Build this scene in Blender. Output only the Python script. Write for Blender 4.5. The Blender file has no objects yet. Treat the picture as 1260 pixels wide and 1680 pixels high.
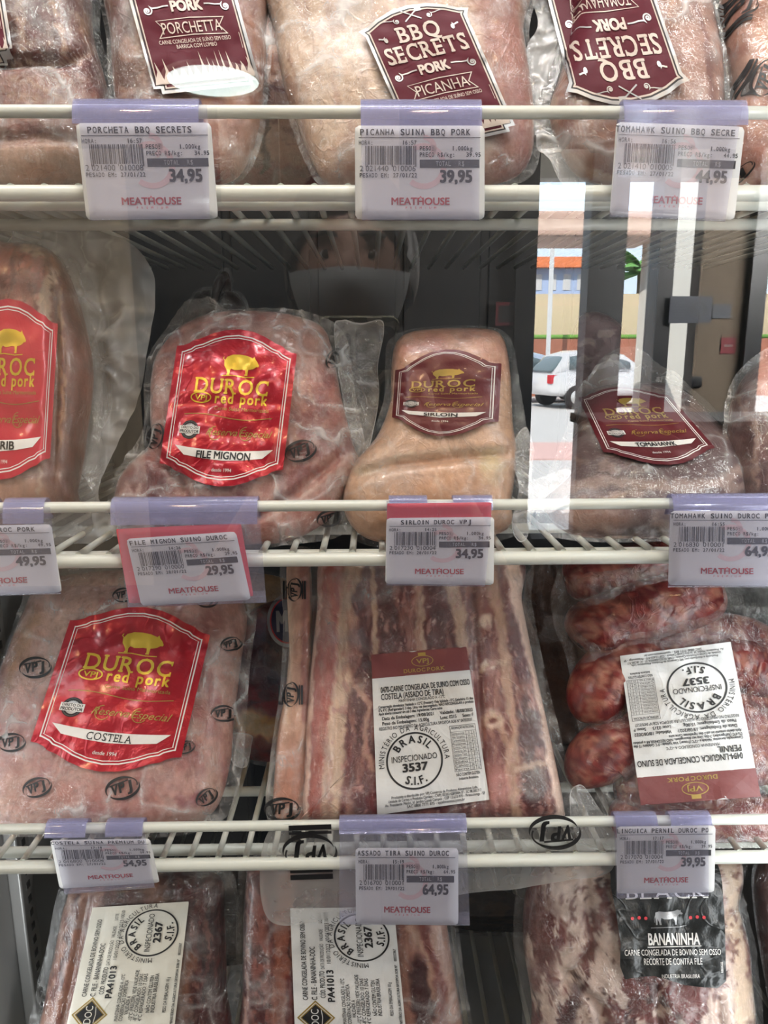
import bpy, bmesh, math
import numpy as np
from mathutils import Vector, Matrix
from mathutils.geometry import tessellate_polygon

SC = bpy.context.scene
COL = SC.collection
# ------------------------------------------------------------------ camera
F = 1680 * 26.0 / 36.0                 # focal length in pixels of the 1260x1680 frame
CZ = 1.35                              # lens height above the shop floor
C = np.array([0.0, -0.483, CZ])
MR = Matrix.Rotation(-0.016, 3, 'Z') @ Matrix.Rotation(math.radians(78), 3, 'X') @ Matrix.Rotation(-0.0033, 3, 'Z')
R = np.array(MR)
cd = bpy.data.cameras.new('camera'); cam = bpy.data.objects.new('camera', cd); COL.objects.link(cam)
cd.sensor_fit = 'VERTICAL'; cd.sensor_height = 36; cd.sensor_width = 27; cd.lens = 26
cd.clip_start = 0.01; cd.clip_end = 200
M4 = MR.to_4x4(); M4.translation = Vector(C); cam.matrix_world = M4
SC.camera = cam
# ------------------------------------------------------------------ view, world, sun, lamps
SC.view_settings.view_transform = 'Standard'; SC.view_settings.look = 'None'
SC.view_settings.exposure = -0.10; SC.view_settings.gamma = 1.0; SC.view_settings.use_curve_mapping = False
SC.cycles.transparent_max_bounces = 32; SC.cycles.max_bounces = 10
SC.cycles.glossy_bounces = 4; SC.cycles.caustics_reflective = False; SC.cycles.caustics_refractive = False
SC.cycles.sample_clamp_indirect = 4.0
W = bpy.data.worlds.new('sky'); SC.world = W; W.use_nodes = True
W.node_tree.nodes['Background'].inputs[0].default_value = (0.72, 0.86, 1.0, 1)
W.node_tree.nodes['Background'].inputs[1].default_value = 10.0

def kelvin(c): return c
def light(name, typ, loc, target, power, color, **kw):
    d = bpy.data.lights.new(name, typ); d.energy = power; d.color = color
    for k, v in kw.items(): setattr(d, k, v)
    o = bpy.data.objects.new(name, d); COL.objects.link(o); o.location = loc
    v = Vector(target) - Vector(loc); o.rotation_euler = v.to_track_quat('-Z', 'Y').to_euler()
    return o
light('sun', 'SUN', (0, 0, 10), (0.6, -1.0, 10 - 1.25), 42, (1, .96, .9), angle=0.01)
for x in (-1.25, 1.25):
    light('shop_fill_light', 'AREA', (x, -.95, CZ + 1.03), (x * .02, .08, CZ - .34), 12.8, (.975, 1, .972), shape='RECTANGLE', size=.6, size_y=.5)  # added out-of-view fill from both sides, not known fixtures
light('shop_fill_light', 'AREA', (0.0, -.42, CZ + 1.03), (0, .08, CZ - .2), 2.5, (.975, 1, .972), shape='RECTANGLE', size=.8, size_y=.25)  # weaker added fill overhead, for sheen on the packs
for x in (-1.9, 2.3):
    light('shop_fill_light', 'AREA', (x, -2.3, CZ + 1.0), (x * .5, -4, CZ), 16, (1, .93, .85), shape='RECTANGLE', size=.6, size_y=.6)  # added fill outside the mirror view, brightens the entrance wall
for s in (-1, 1):
    light('freezer_led_strip', 'AREA', (s * .335, -.035, CZ - .22), (s * .02, .22, CZ - .20), .7, (.93, .98, 1), shape='RECTANGLE', size=.02, size_y=.8)
light('freezer_led_strip', 'AREA', (0, -.03, CZ + .33), (0, .16, CZ - .1), .22, (.93, .98, 1), shape='RECTANGLE', size=.66, size_y=.02)
for x, y in ((-.45, -.75), (.12, -.8), (.55, -.7), (-.9, -1.0)):
    light('warm_downlight', 'SPOT', (x, y, CZ + 1.0), (x * .4, .05, CZ - .05), 7, (1, .66, .32), shadow_soft_size=.025, spot_size=1.2, spot_blend=.5)
for x, y in ((-.7, -.5), (.3, -.55), (.85, -.9), (-.2, -.62)):
    light('white_downlight', 'SPOT', (x, y, CZ + 1.0), (x * .3, .05, CZ - .1), 5, (.95, .98, 1), shadow_soft_size=.02, spot_size=1.3, spot_blend=.5)
light('face_fill_light', 'AREA', (0, -.22, CZ + .98), (-.05, -.85, CZ + .05), 18, (1, .97, .94), shape='RECTANGLE', size=.7, size_y=.06)  # added unseen lamp, brightens the masked face for its mirror image
light('entrance_fill_light', 'AREA', (2.6, -3.2, 2.2), (1.9, -4, 1.3), 560, (1, .98, .95), shape='RECTANGLE', size=.8, size_y=.8)  # added lamp indoors, stands in for daylight on the entrance walls

# ------------------------------------------------------------------ pixel geometry
def ray(px, py):
    px = np.asarray(px, float); py = np.asarray(py, float)
    d = np.stack([(px - 630) / F, (840 - py) / F, -np.ones_like(px)], -1)
    return d @ R.T
def at(px, py, Y):
    d = ray(px, py); t = (Y - C[1]) / d[..., 1]
    return C + d * t[..., None]
def project(P):
    q = (np.asarray(P) - C) @ R
    return 630 + F * q[..., 0] / -q[..., 2], 840 - F * q[..., 1] / -q[..., 2]
YG = -0.10                                                     # the glass door
VC = np.array([0, 2 * YG - C[1], CZ])                          # where the lens stands in the mirror of the glass
def refl(px, py, Y):
    d = ray(px, py) * np.array([1, -1, 1]); t = (Y - VC[1]) / d[..., 1]
    return VC + d * t[..., None]

class Plane:
    """plane through the pixel (px,py) at depth Y; lean = degrees its top leans back, yaw = turn about Z"""
    def __init__(s, px, py, Y, lean=0., yaw=0.):
        a, b = math.radians(lean), math.radians(yaw)
        rz = np.array(Matrix.Rotation(b, 3, 'Z'))
        s.U = rz @ np.array([1., 0, 0]); s.V = rz @ np.array([0, math.sin(a), math.cos(a)])
        s.n = rz @ np.array([0, -math.cos(a), math.sin(a)]); s.o = at(px, py, Y)
    def uv(s, px, py, h=0.):
        d = ray(px, py); t = (((s.o - C) @ s.n) + h) / (d @ s.n)
        P = C + d * np.asarray(t)[..., None] - s.o
        return P @ s.U, P @ s.V
    def xyz(s, u, v, h=0.):
        u, v = np.asarray(u, float), np.asarray(v, float); h = np.zeros_like(u) + h
        return s.o + u[..., None] * s.U + v[..., None] * s.V + h[..., None] * s.n

# ------------------------------------------------------------------ noise
def _hash(ix, iy, seed):
    n = (ix.astype(np.int64) * 374761393 + iy.astype(np.int64) * 668265263 + seed * 144665) & 0xffffffff
    n = ((n ^ (n >> 13)) * 1274126177) & 0xffffffff
    return ((n ^ (n >> 16)) & 0xffff) / 65535.0
def vnoise(x, y, seed=0):
    x = np.asarray(x, float); y = np.asarray(y, float)
    ix, iy = np.floor(x), np.floor(y); fx, fy = x - ix, y - iy
    fx = fx * fx * (3 - 2 * fx); fy = fy * fy * (3 - 2 * fy)
    a, b = _hash(ix, iy, seed), _hash(ix + 1, iy, seed); c, d = _hash(ix, iy + 1, seed), _hash(ix + 1, iy + 1, seed)
    return ((a + (b - a) * fx) * (1 - fy) + (c + (d - c) * fx) * fy) * 2 - 1
def fbm(x, y, seed=0, o=3):
    r = 0; a = 1; t = 0
    for k in range(o):
        r = r + a * vnoise(x * 2 ** k + 17.3 * k, y * 2 ** k - 9.1 * k, seed + k); t += a; a *= .5
    return r / t
def ridge(x, y, seed=0, o=2):
    r = 0; a = 1; t = 0
    for k in range(o):
        r = r + a * (1 - np.abs(vnoise(x * 2 ** k + 5.3 * k, y * 2 ** k + 3.7 * k, seed + k))) ** 4; t += a; a *= .5
    return r / t

# ------------------------------------------------------------------ objects
def lin(c): 
    c = np.asarray(c, float) / 255.0
    return np.where(c <= .04045, c / 12.92, ((c + .055) / 1.055) ** 2.4)
def srgb(r, g, b, k=1.0):
    v = np.minimum(lin((r, g, b)) * k, .95); return (float(v[0]), float(v[1]), float(v[2]), 1.0)
def thing(name, label, cat, loc, group=None):
    o = bpy.data.objects.new(name, None); COL.objects.link(o); o.location = [float(q) for q in loc]
    o.empty_display_size = .02; o['label'] = label; o['category'] = cat
    if group: o['group'] = group
    return o
def tag(o, label, cat, group=None):
    o['label'] = label; o['category'] = cat
    if group: o['group'] = group
    return o
def mesh(name, V, faces, mats, parent=None, smooth=True, mi=None, col=None, kind=None):
    """one mesh object; V in world metres, stored relative to the parent's base"""
    V = np.asarray(V, float)
    org = np.array(parent_world(parent)) if parent is not None else np.zeros(3)
    me = bpy.data.meshes.new(name); me.from_pydata((V - org).tolist(), [], faces)
    if not isinstance(mats, (list, tuple)): mats = [mats]
    for m in mats: me.materials.append(m)
    if mi is not None: me.polygons.foreach_set('material_index', np.asarray(mi, dtype=np.int32))
    sm = np.zeros(len(me.polygons), dtype=bool)
    sm[:] = smooth if np.isscalar(smooth) else np.asarray(smooth)
    me.polygons.foreach_set('use_smooth', sm)
    if col is not None:
        ca = me.color_attributes.new('Col', 'FLOAT_COLOR', 'POINT')
        buf = np.ones((len(V), 4), dtype=np.float32); buf[:, :3] = col
        ca.data.foreach_set('color', buf.ravel())
    me.update()
    o = bpy.data.objects.new(name, me); COL.objects.link(o)
    if parent is not None: o.parent = parent
    if kind: o['kind'] = kind
    return o
def parent_world(p):
    v = Vector((0, 0, 0))
    while p is not None: v = v + p.location; p = p.parent
    return v
class MB:
    """collects shapes into one mesh"""
    def __init__(s): s.V = []; s.f = []; s.mi = []; s.n = 0
    def add(s, V, faces, m=0):
        V = np.asarray(V, float); s.V.append(V); s.f += [tuple(i + s.n for i in q) for q in faces]; s.mi += [m] * len(faces); s.n += len(V); return s
    def box(s, lo, hi, m=0, bev=0.):
        (x0, y0, z0), (x1, y1, z1) = lo, hi
        if bev <= 0:
            V = [(x, y, z) for x in (x0, x1) for y in (y0, y1) for z in (z0, z1)]
            return s.add(V, [(0, 1, 3, 2), (4, 6, 7, 5), (0, 4, 5, 1), (2, 3, 7, 6), (0, 2, 6, 4), (1, 5, 7, 3)], m)
        bm = bmesh.new(); bmesh.ops.create_cube(bm, size=1)
        for v in bm.verts: v.co = Vector(((x0 + x1) / 2 + v.co.x * (x1 - x0), (y0 + y1) / 2 + v.co.y * (y1 - y0), (z0 + z1) / 2 + v.co.z * (z1 - z0)))
        bmesh.ops.bevel(bm, geom=bm.edges[:], offset=bev, segments=3, affect='EDGES', profile=.5)
        bm.verts.index_update()
        s.add([v.co[:] for v in bm.verts], [[v.index for v in f.verts] for f in bm.faces], m); bm.free(); return s
    def tube(s, pts, r, n=10, m=0, caps=True):
        P = np.asarray(pts, float); k = len(P); r = np.zeros(k) + r
        T = np.gradient(P, axis=0); T /= np.linalg.norm(T, axis=1)[:, None] + 1e-12
        ref = np.array([0, 0, 1.]) if abs(T[0][2]) < .9 else np.array([1., 0, 0])
        A = np.cross(T, ref); A /= np.linalg.norm(A, axis=1)[:, None] + 1e-12; B = np.cross(T, A)
        th = np.linspace(0, 2 * np.pi, n, endpoint=False)
        V = P[:, None] + r[:, None, None] * (np.cos(th)[None, :, None] * A[:, None] + np.sin(th)[None, :, None] * B[:, None])
        f = [(i * n + j, i * n + (j + 1) % n, (i + 1) * n + (j + 1) % n, (i + 1) * n + j) for i in range(k - 1) for j in range(n)]
        if caps: f += [tuple(range(n)), tuple(range((k - 1) * n, k * n))]
        return s.add(V.reshape(-1, 3), f, m)
    def build(s, name, mats, parent=None, smooth=True, kind=None):
        return mesh(name, np.concatenate(s.V), s.f, mats, parent, smooth, s.mi, kind=kind)
def struct(name, mb, mats, smooth=False): return mb.build(name, mats, None, smooth, 'structure')

# ------------------------------------------------------------------ materials
def mat(name):
    m = bpy.data.materials.new(name); m.use_nodes = True; nt = m.node_tree; nt.nodes.clear()
    out = nt.nodes.new('ShaderNodeOutputMaterial'); return m, nt, out
def N(nt, t, **kw):
    n = nt.nodes.new(t)
    for k, v in kw.items():
        if k in n.inputs and not hasattr(n, k): n.inputs[k].default_value = v
        else: setattr(n, k, v)
    return n
def setin(n, **kw):
    for k, v in kw.items(): n.inputs[k.replace('_', ' ')].default_value = v
def simple(name, col, rough=.5, metal=0., noise=.0, nscale=30, bump=0., bscale=100, coat=0., emit=0.):
    m, nt, out = mat(name); L = nt.links.new
    p = N(nt, 'ShaderNodeBsdfPrincipled'); setin(p, Roughness=rough, Metallic=metal)
    p.inputs['Base Color'].default_value = col; p.inputs['Coat Weight'].default_value = coat
    tc = N(nt, 'ShaderNodeTexCoord')
    if noise > 0:
        n = N(nt, 'ShaderNodeTexNoise'); n.inputs['Scale'].default_value = nscale; n.inputs['Detail'].default_value = 5
        L(tc.outputs['Object'], n.inputs['Vector'])
        mx = N(nt, 'ShaderNodeMix', data_type='RGBA', blend_type='MIX')
        mx.inputs['A'].default_value = tuple(np.array(col) * (1 - noise)); mx.inputs['B'].default_value = tuple(np.minimum(np.array(col) * (1 + noise), 1))
        mx.inputs[6].default_value = mx.inputs['A'].default_value if False else tuple(list(np.array(col[:3]) * (1 - noise)) + [1])
        mx.inputs[7].default_value = tuple(list(np.minimum(np.array(col[:3]) * (1 + noise), 1)) + [1])
        L(n.outputs[0], mx.inputs[0]); L(mx.outputs[2], p.inputs['Base Color'])
    if bump > 0:
        n = N(nt, 'ShaderNodeTexNoise'); n.inputs['Scale'].default_value = bscale; n.inputs['Detail'].default_value = 4
        L(tc.outputs['Object'], n.inputs['Vector'])
        b = N(nt, 'ShaderNodeBump'); b.inputs['Strength'].default_value = bump; b.inputs['Distance'].default_value = .004
        L(n.outputs[0], b.inputs['Height']); L(b.outputs[0], p.inputs['Normal'])
    if emit > 0:
        p.inputs['Emission Color'].default_value = col; p.inputs['Emission Strength'].default_value = emit
    L(p.outputs[0], out.inputs[0]); return m
def crease_nodes(nt, scale, warp=.02):
    """height field of fine film creases, and the crease lines alone"""
    L = nt.links.new
    tc = N(nt, 'ShaderNodeTexCoord')
    n = N(nt, 'ShaderNodeTexNoise'); n.inputs['Scale'].default_value = scale * .6; n.inputs['Detail'].default_value = 3
    L(tc.outputs['Object'], n.inputs['Vector'])
    sub = N(nt, 'ShaderNodeVectorMath', operation='MULTIPLY_ADD'); L(n.outputs['Color'], sub.inputs[0]); sub.inputs[1].default_value = (warp,) * 3; L(tc.outputs['Object'], sub.inputs[2])
    v = N(nt, 'ShaderNodeTexNoise'); v.inputs['Scale'].default_value = scale * .55; v.inputs['Detail'].default_value = 2; v.inputs['Distortion'].default_value = 1.6
    L(sub.outputs[0], v.inputs['Vector'])
    ab = N(nt, 'ShaderNodeMath', operation='SUBTRACT'); L(v.outputs[0], ab.inputs[0]); ab.inputs[1].default_value = .5
    ab2 = N(nt, 'ShaderNodeMath', operation='ABSOLUTE'); L(ab.outputs[0], ab2.inputs[0])
    rmp = N(nt, 'ShaderNodeMapRange'); rmp.inputs['From Min'].default_value = 0; rmp.inputs['From Max'].default_value = .03
    rmp.inputs['To Min'].default_value = 1; rmp.inputs['To Max'].default_value = 0
    L(ab2.outputs[0], rmp.inputs['Value'])
    n2 = N(nt, 'ShaderNodeTexNoise'); n2.inputs['Scale'].default_value = scale * 2.2; n2.inputs['Detail'].default_value = 4; n2.inputs['Roughness'].default_value = .6
    L(sub.outputs[0], n2.inputs['Vector'])
    n3 = N(nt, 'ShaderNodeTexNoise'); n3.inputs['Scale'].default_value = scale * .5
    L(tc.outputs['Object'], n3.inputs['Vector'])
    gate = N(nt, 'ShaderNodeMapRange'); gate.inputs['From Min'].default_value = .40; gate.inputs['From Max'].default_value = .55
    L(n3.outputs[0], gate.inputs['Value'])
    cr = N(nt, 'ShaderNodeMath', operation='MULTIPLY'); L(rmp.outputs[0], cr.inputs[0]); L(gate.outputs[0], cr.inputs[1])
    h = N(nt, 'ShaderNodeMath', operation='MULTIPLY_ADD'); L(cr.outputs[0], h.inputs[0]); h.inputs[1].default_value = .35; L(n2.outputs[0], h.inputs[2])
    return h.outputs[0], cr.outputs[0], tc
def schlick(nt, f0, mul=1.0):
    """mirror share of a thin clear sheet, the same from both of its sides"""
    L = nt.links.new
    lw = N(nt, 'ShaderNodeLayerWeight'); lw.inputs['Blend'].default_value = .5
    pw = N(nt, 'ShaderNodeMath', operation='POWER'); L(lw.outputs['Facing'], pw.inputs[0]); pw.inputs[1].default_value = 5
    ma = N(nt, 'ShaderNodeMath', operation='MULTIPLY_ADD', use_clamp=True); L(pw.outputs[0], ma.inputs[0]); ma.inputs[1].default_value = (1 - f0) * mul; ma.inputs[2].default_value = f0 * mul
    return ma.outputs[0]
def film_mat(name, milk=.03, crease=.25, tint=(.97, .97, .97, 1), scale=55, bump=1.0, rough=.07, fmul=1.3, f0=.05):
    m, nt, out = mat(name); L = nt.links.new
    h, cr, tc = crease_nodes(nt, scale)
    b = N(nt, 'ShaderNodeBump'); b.inputs['Strength'].default_value = bump; b.inputs['Distance'].default_value = .004; L(h, b.inputs['Height'])
    tr = N(nt, 'ShaderNodeBsdfTransparent'); tr.inputs[0].default_value = tint
    df = N(nt, 'ShaderNodeBsdfDiffuse'); df.inputs[0].default_value = (.85, .86, .86, 1)
    gl = N(nt, 'ShaderNodeBsdfGlossy'); gl.inputs['Roughness'].default_value = rough; gl.inputs[0].default_value = (1, 1, 1, 1)
    L(b.outputs[0], gl.inputs['Normal']); 
    at_ = N(nt, 'ShaderNodeAttribute', attribute_name='Col'); sp = N(nt, 'ShaderNodeSeparateColor'); L(at_.outputs['Color'], sp.inputs[0])   # red = crease, its scatter and highlight painted white; green = free rim
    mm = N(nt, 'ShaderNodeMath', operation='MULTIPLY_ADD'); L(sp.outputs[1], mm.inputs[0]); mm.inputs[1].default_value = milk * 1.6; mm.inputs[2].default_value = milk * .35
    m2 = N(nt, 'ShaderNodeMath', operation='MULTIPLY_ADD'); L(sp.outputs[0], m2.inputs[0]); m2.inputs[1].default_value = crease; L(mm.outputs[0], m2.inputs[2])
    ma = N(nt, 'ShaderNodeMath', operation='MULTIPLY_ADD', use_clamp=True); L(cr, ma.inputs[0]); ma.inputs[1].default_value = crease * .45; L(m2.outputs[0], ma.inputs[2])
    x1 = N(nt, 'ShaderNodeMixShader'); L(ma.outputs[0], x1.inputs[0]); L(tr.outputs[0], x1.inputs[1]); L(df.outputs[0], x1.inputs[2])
    fo = schlick(nt, f0, fmul)
    x2 = N(nt, 'ShaderNodeMixShader'); L(fo, x2.inputs[0]); L(x1.outputs[0], x2.inputs[1]); L(gl.outputs[0], x2.inputs[2])
    L(x2.outputs[0], out.inputs[0]); return m
def meat_mat(name, grain=.18, gscale=160, rough=.32, bump=.35, stretch=(1, 1, 1)):
    m, nt, out = mat(name); L = nt.links.new
    p = N(nt, 'ShaderNodeBsdfPrincipled'); setin(p, Roughness=rough); p.inputs['Coat Weight'].default_value = .25; p.inputs['Coat Roughness'].default_value = .15
    a = N(nt, 'ShaderNodeAttribute', attribute_name='Col')
    h, cr, tc = crease_nodes(nt, 60)
    mp = N(nt, 'ShaderNodeMapping'); mp.inputs['Scale'].default_value = stretch; L(tc.outputs['Object'], mp.inputs[0])
    n = N(nt, 'ShaderNodeTexNoise'); n.inputs['Scale'].default_value = gscale; n.inputs['Detail'].default_value = 6; n.inputs['Roughness'].default_value = .65
    L(mp.outputs[0], n.inputs['Vector'])
    mr = N(nt, 'ShaderNodeMapRange'); mr.inputs['From Min'].default_value = .3; mr.inputs['From Max'].default_value = .7; mr.inputs['To Min'].default_value = 1 - grain; mr.inputs['To Max'].default_value = 1 + grain
    L(n.outputs[0], mr.inputs['Value'])
    mx = N(nt, 'ShaderNodeVectorMath', operation='SCALE'); L(a.outputs['Color'], mx.inputs[0]); L(mr.outputs[0], mx.inputs['Scale'])
    L(mx.outputs[0], p.inputs['Base Color'])
    b = N(nt, 'ShaderNodeBump'); b.inputs['Strength'].default_value = bump; b.inputs['Distance'].default_value = .003; L(h, b.inputs['Height']); L(b.outputs[0], p.inputs['Normal'])
    L(p.outputs[0], out.inputs[0]); return m
def glass_mat(name, refl_=.06, tint=(1, 1, 1, 1)):
    m, nt, out = mat(name); L = nt.links.new
    tr = N(nt, 'ShaderNodeBsdfTransparent'); tr.inputs[0].default_value = tint
    gl = N(nt, 'ShaderNodeBsdfGlossy'); gl.inputs['Roughness'].default_value = 0.0; gl.inputs[0].default_value = (1, 1, 1, 1)
    x = N(nt, 'ShaderNodeMixShader'); L(schlick(nt, refl_), x.inputs[0]); L(tr.outputs[0], x.inputs[1]); L(gl.outputs[0], x.inputs[2])
    L(x.outputs[0], out.inputs[0]); return m
def plastic_mat(name, tint, dcol, dfac, gfac=.06, rough=.08):
    m, nt, out = mat(name); L = nt.links.new
    tr = N(nt, 'ShaderNodeBsdfTransparent'); tr.inputs[0].default_value = tint
    df = N(nt, 'ShaderNodeBsdfDiffuse'); df.inputs[0].default_value = dcol
    gl = N(nt, 'ShaderNodeBsdfGlossy'); gl.inputs['Roughness'].default_value = rough
    x1 = N(nt, 'ShaderNodeMixShader'); x1.inputs[0].default_value = dfac; L(tr.outputs[0], x1.inputs[1]); L(df.outputs[0], x1.inputs[2])
    x2 = N(nt, 'ShaderNodeMixShader'); L(schlick(nt, gfac), x2.inputs[0]); L(x1.outputs[0], x2.inputs[1]); L(gl.outputs[0], x2.inputs[2])
    L(x2.outputs[0], out.inputs[0]); return m
def foil_mat(name, col, metal=.35, rough=.28, bump=.35, scale=28, coat=.4, spec=.5):
    m, nt, out = mat(name); L = nt.links.new
    p = N(nt, 'ShaderNodeBsdfPrincipled'); setin(p, Roughness=rough, Metallic=metal); p.inputs['Base Color'].default_value = col
    p.inputs['Specular IOR Level'].default_value = spec; p.inputs['Coat Weight'].default_value = coat; p.inputs['Coat Roughness'].default_value = .12
    h, cr, tc = crease_nodes(nt, scale, .03)
    b = N(nt, 'ShaderNodeBump'); b.inputs['Strength'].default_value = bump; b.inputs['Distance'].default_value = .004; L(h, b.inputs['Height']); L(b.outputs[0], p.inputs['Normal'])
    L(p.outputs[0], out.inputs[0]); return m

K = {}
K['rail'] = simple('white_coated_wire', srgb(218, 221, 212), .35, coat=.3)
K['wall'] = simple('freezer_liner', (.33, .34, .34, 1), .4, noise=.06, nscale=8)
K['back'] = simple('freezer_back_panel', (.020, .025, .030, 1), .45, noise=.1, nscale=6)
K['liner_shaded'] = simple('shaded_freezer_liner', (.05, .055, .058, 1), .45, noise=.06, nscale=8)  # liner darkened: shade of the right wall put into its colour
K['steel'] = simple('dull_steel', (.5, .5, .49, 1), .4, .6)
K['dark'] = simple('dark_slot', (.02, .02, .022, 1), .6)
K['glass'] = glass_mat('door_glass')
K['meat'] = meat_mat('meat_surface')
K['meatv'] = meat_mat('meat_long_grain', .22, 110, stretch=(2.2, 1, .5))
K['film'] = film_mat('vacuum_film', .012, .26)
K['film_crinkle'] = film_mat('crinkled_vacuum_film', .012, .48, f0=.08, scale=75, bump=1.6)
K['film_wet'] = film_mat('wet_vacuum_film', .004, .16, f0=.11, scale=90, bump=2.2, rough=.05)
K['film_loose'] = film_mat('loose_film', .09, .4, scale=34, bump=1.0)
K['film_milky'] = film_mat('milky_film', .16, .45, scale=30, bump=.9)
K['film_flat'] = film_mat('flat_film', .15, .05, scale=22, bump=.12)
K['print'] = simple('black_ink', (.012, .012, .014, 1), .5)
K['grey_ink'] = simple('thermal_ink', (.03, .032, .04, 1), .6)
K['red_foil'] = foil_mat('red_foil', (.43, .010, .026, 1), .3, .3)
K['pink_foil'] = foil_mat('bright_red_foil', (.56, .022, .05, 1), .1, .35, .15)
K['maroon'] = foil_mat('maroon_foil', (.115, .012, .018, 1), .1, .38, .2, coat=.2)
K['maroon_flat'] = simple('maroon_paper', (.19, .045, .045, 1), .45, bump=.2, bscale=60)
K['wine'] = foil_mat('wine_label', (.085, .008, .018, 1), .0, .5, .10, coat=.0, spec=.15)
K['gold'] = simple('gold_ink', (.75, .52, .05, 1), .3, .35)
K['gold_dark'] = simple('dull_gold_ink', (.40, .28, .07, 1), .35, .35)
K['white_ink'] = simple('white_ink', (.85, .83, .8, 1), .5)
K['cream_ink'] = simple('cream_ink', (.56, .47, .41, 1), .5)
K['silver'] = simple('silver_ink', (.42, .42, .43, 1), .35, .4)
K['paper'] = foil_mat('white_label_paper', (.74, .75, .75, 1), 0, .45, .25, 20)
K['paper_warm'] = foil_mat('cream_label_paper', (.70, .68, .60, 1), 0, .45, .25, 20)
K['card'] = simple('white_price_card', (.70, .70, .70, 1), .5)
K['pale_pink'] = simple('pale_pink_ink', (.74, .55, .55, 1), .6)
K['red_ink'] = simple('red_ink', (.70, .05, .065, 1), .5)
K['red_card'] = simple('red_card', (.62, .03, .06, 1), .45)
K['lilac'] = plastic_mat('clear_lilac_plastic', (.90, .90, .97, 1), (.62, .62, .82, 1), .15)
K['lilac_deep'] = plastic_mat('lilac_clip_plastic', (.78, .78, .93, 1), (.52, .52, .74, 1), .32)
K['black_foil'] = foil_mat('black_foil', (.016, .018, .018, 1), .0, .3, .45, 26, coat=.1, spec=.35)
# ------------------------------------------------------------------ lettering and flat artwork
_G = {}
def glyph(s, bold=0.):
    """triangles of a string, cap height 1, baseline 0, left edge 0; and its width"""
    k = (s, bold)
    if k in _G: return _G[k]
    cu = bpy.data.curves.new('text', 'FONT'); cu.body = s; cu.size = 1; cu.resolution_u = 3; cu.offset = 0
    cu.fill_mode = 'FRONT'
    o = bpy.data.objects.new('text', cu)
    me = o.to_mesh(); me.calc_loop_triangles()
    V = np.empty(len(me.vertices) * 3); me.vertices.foreach_get('co', V); V = V.reshape(-1, 3)[:, :2]
    T = np.empty(len(me.loop_triangles) * 3, dtype=np.int32); me.loop_triangles.foreach_get('vertices', T); T = T.reshape(-1, 3)
    o.to_mesh_clear(); bpy.data.objects.remove(o); bpy.data.curves.remove(cu)
    if len(T) == 0: r = (np.zeros((0, 3, 2)), .35)
    else:
        V = V / CAP; V[:, 0] -= V[:, 0].min(); G = V[T]; b = bold * 1.25
        if b > 0: G = np.concatenate([G + np.array(q) * b for q in ((0, -.7), (2, -.7), (0, .7), (2, .7), (1, 0))])
        r = (G, G[..., 0].max())
    _G[k] = r; return r
CAP = 1.0
_t, _w = glyph('H'); CAP = float(_t[..., 1].max()); _G.clear()

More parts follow.
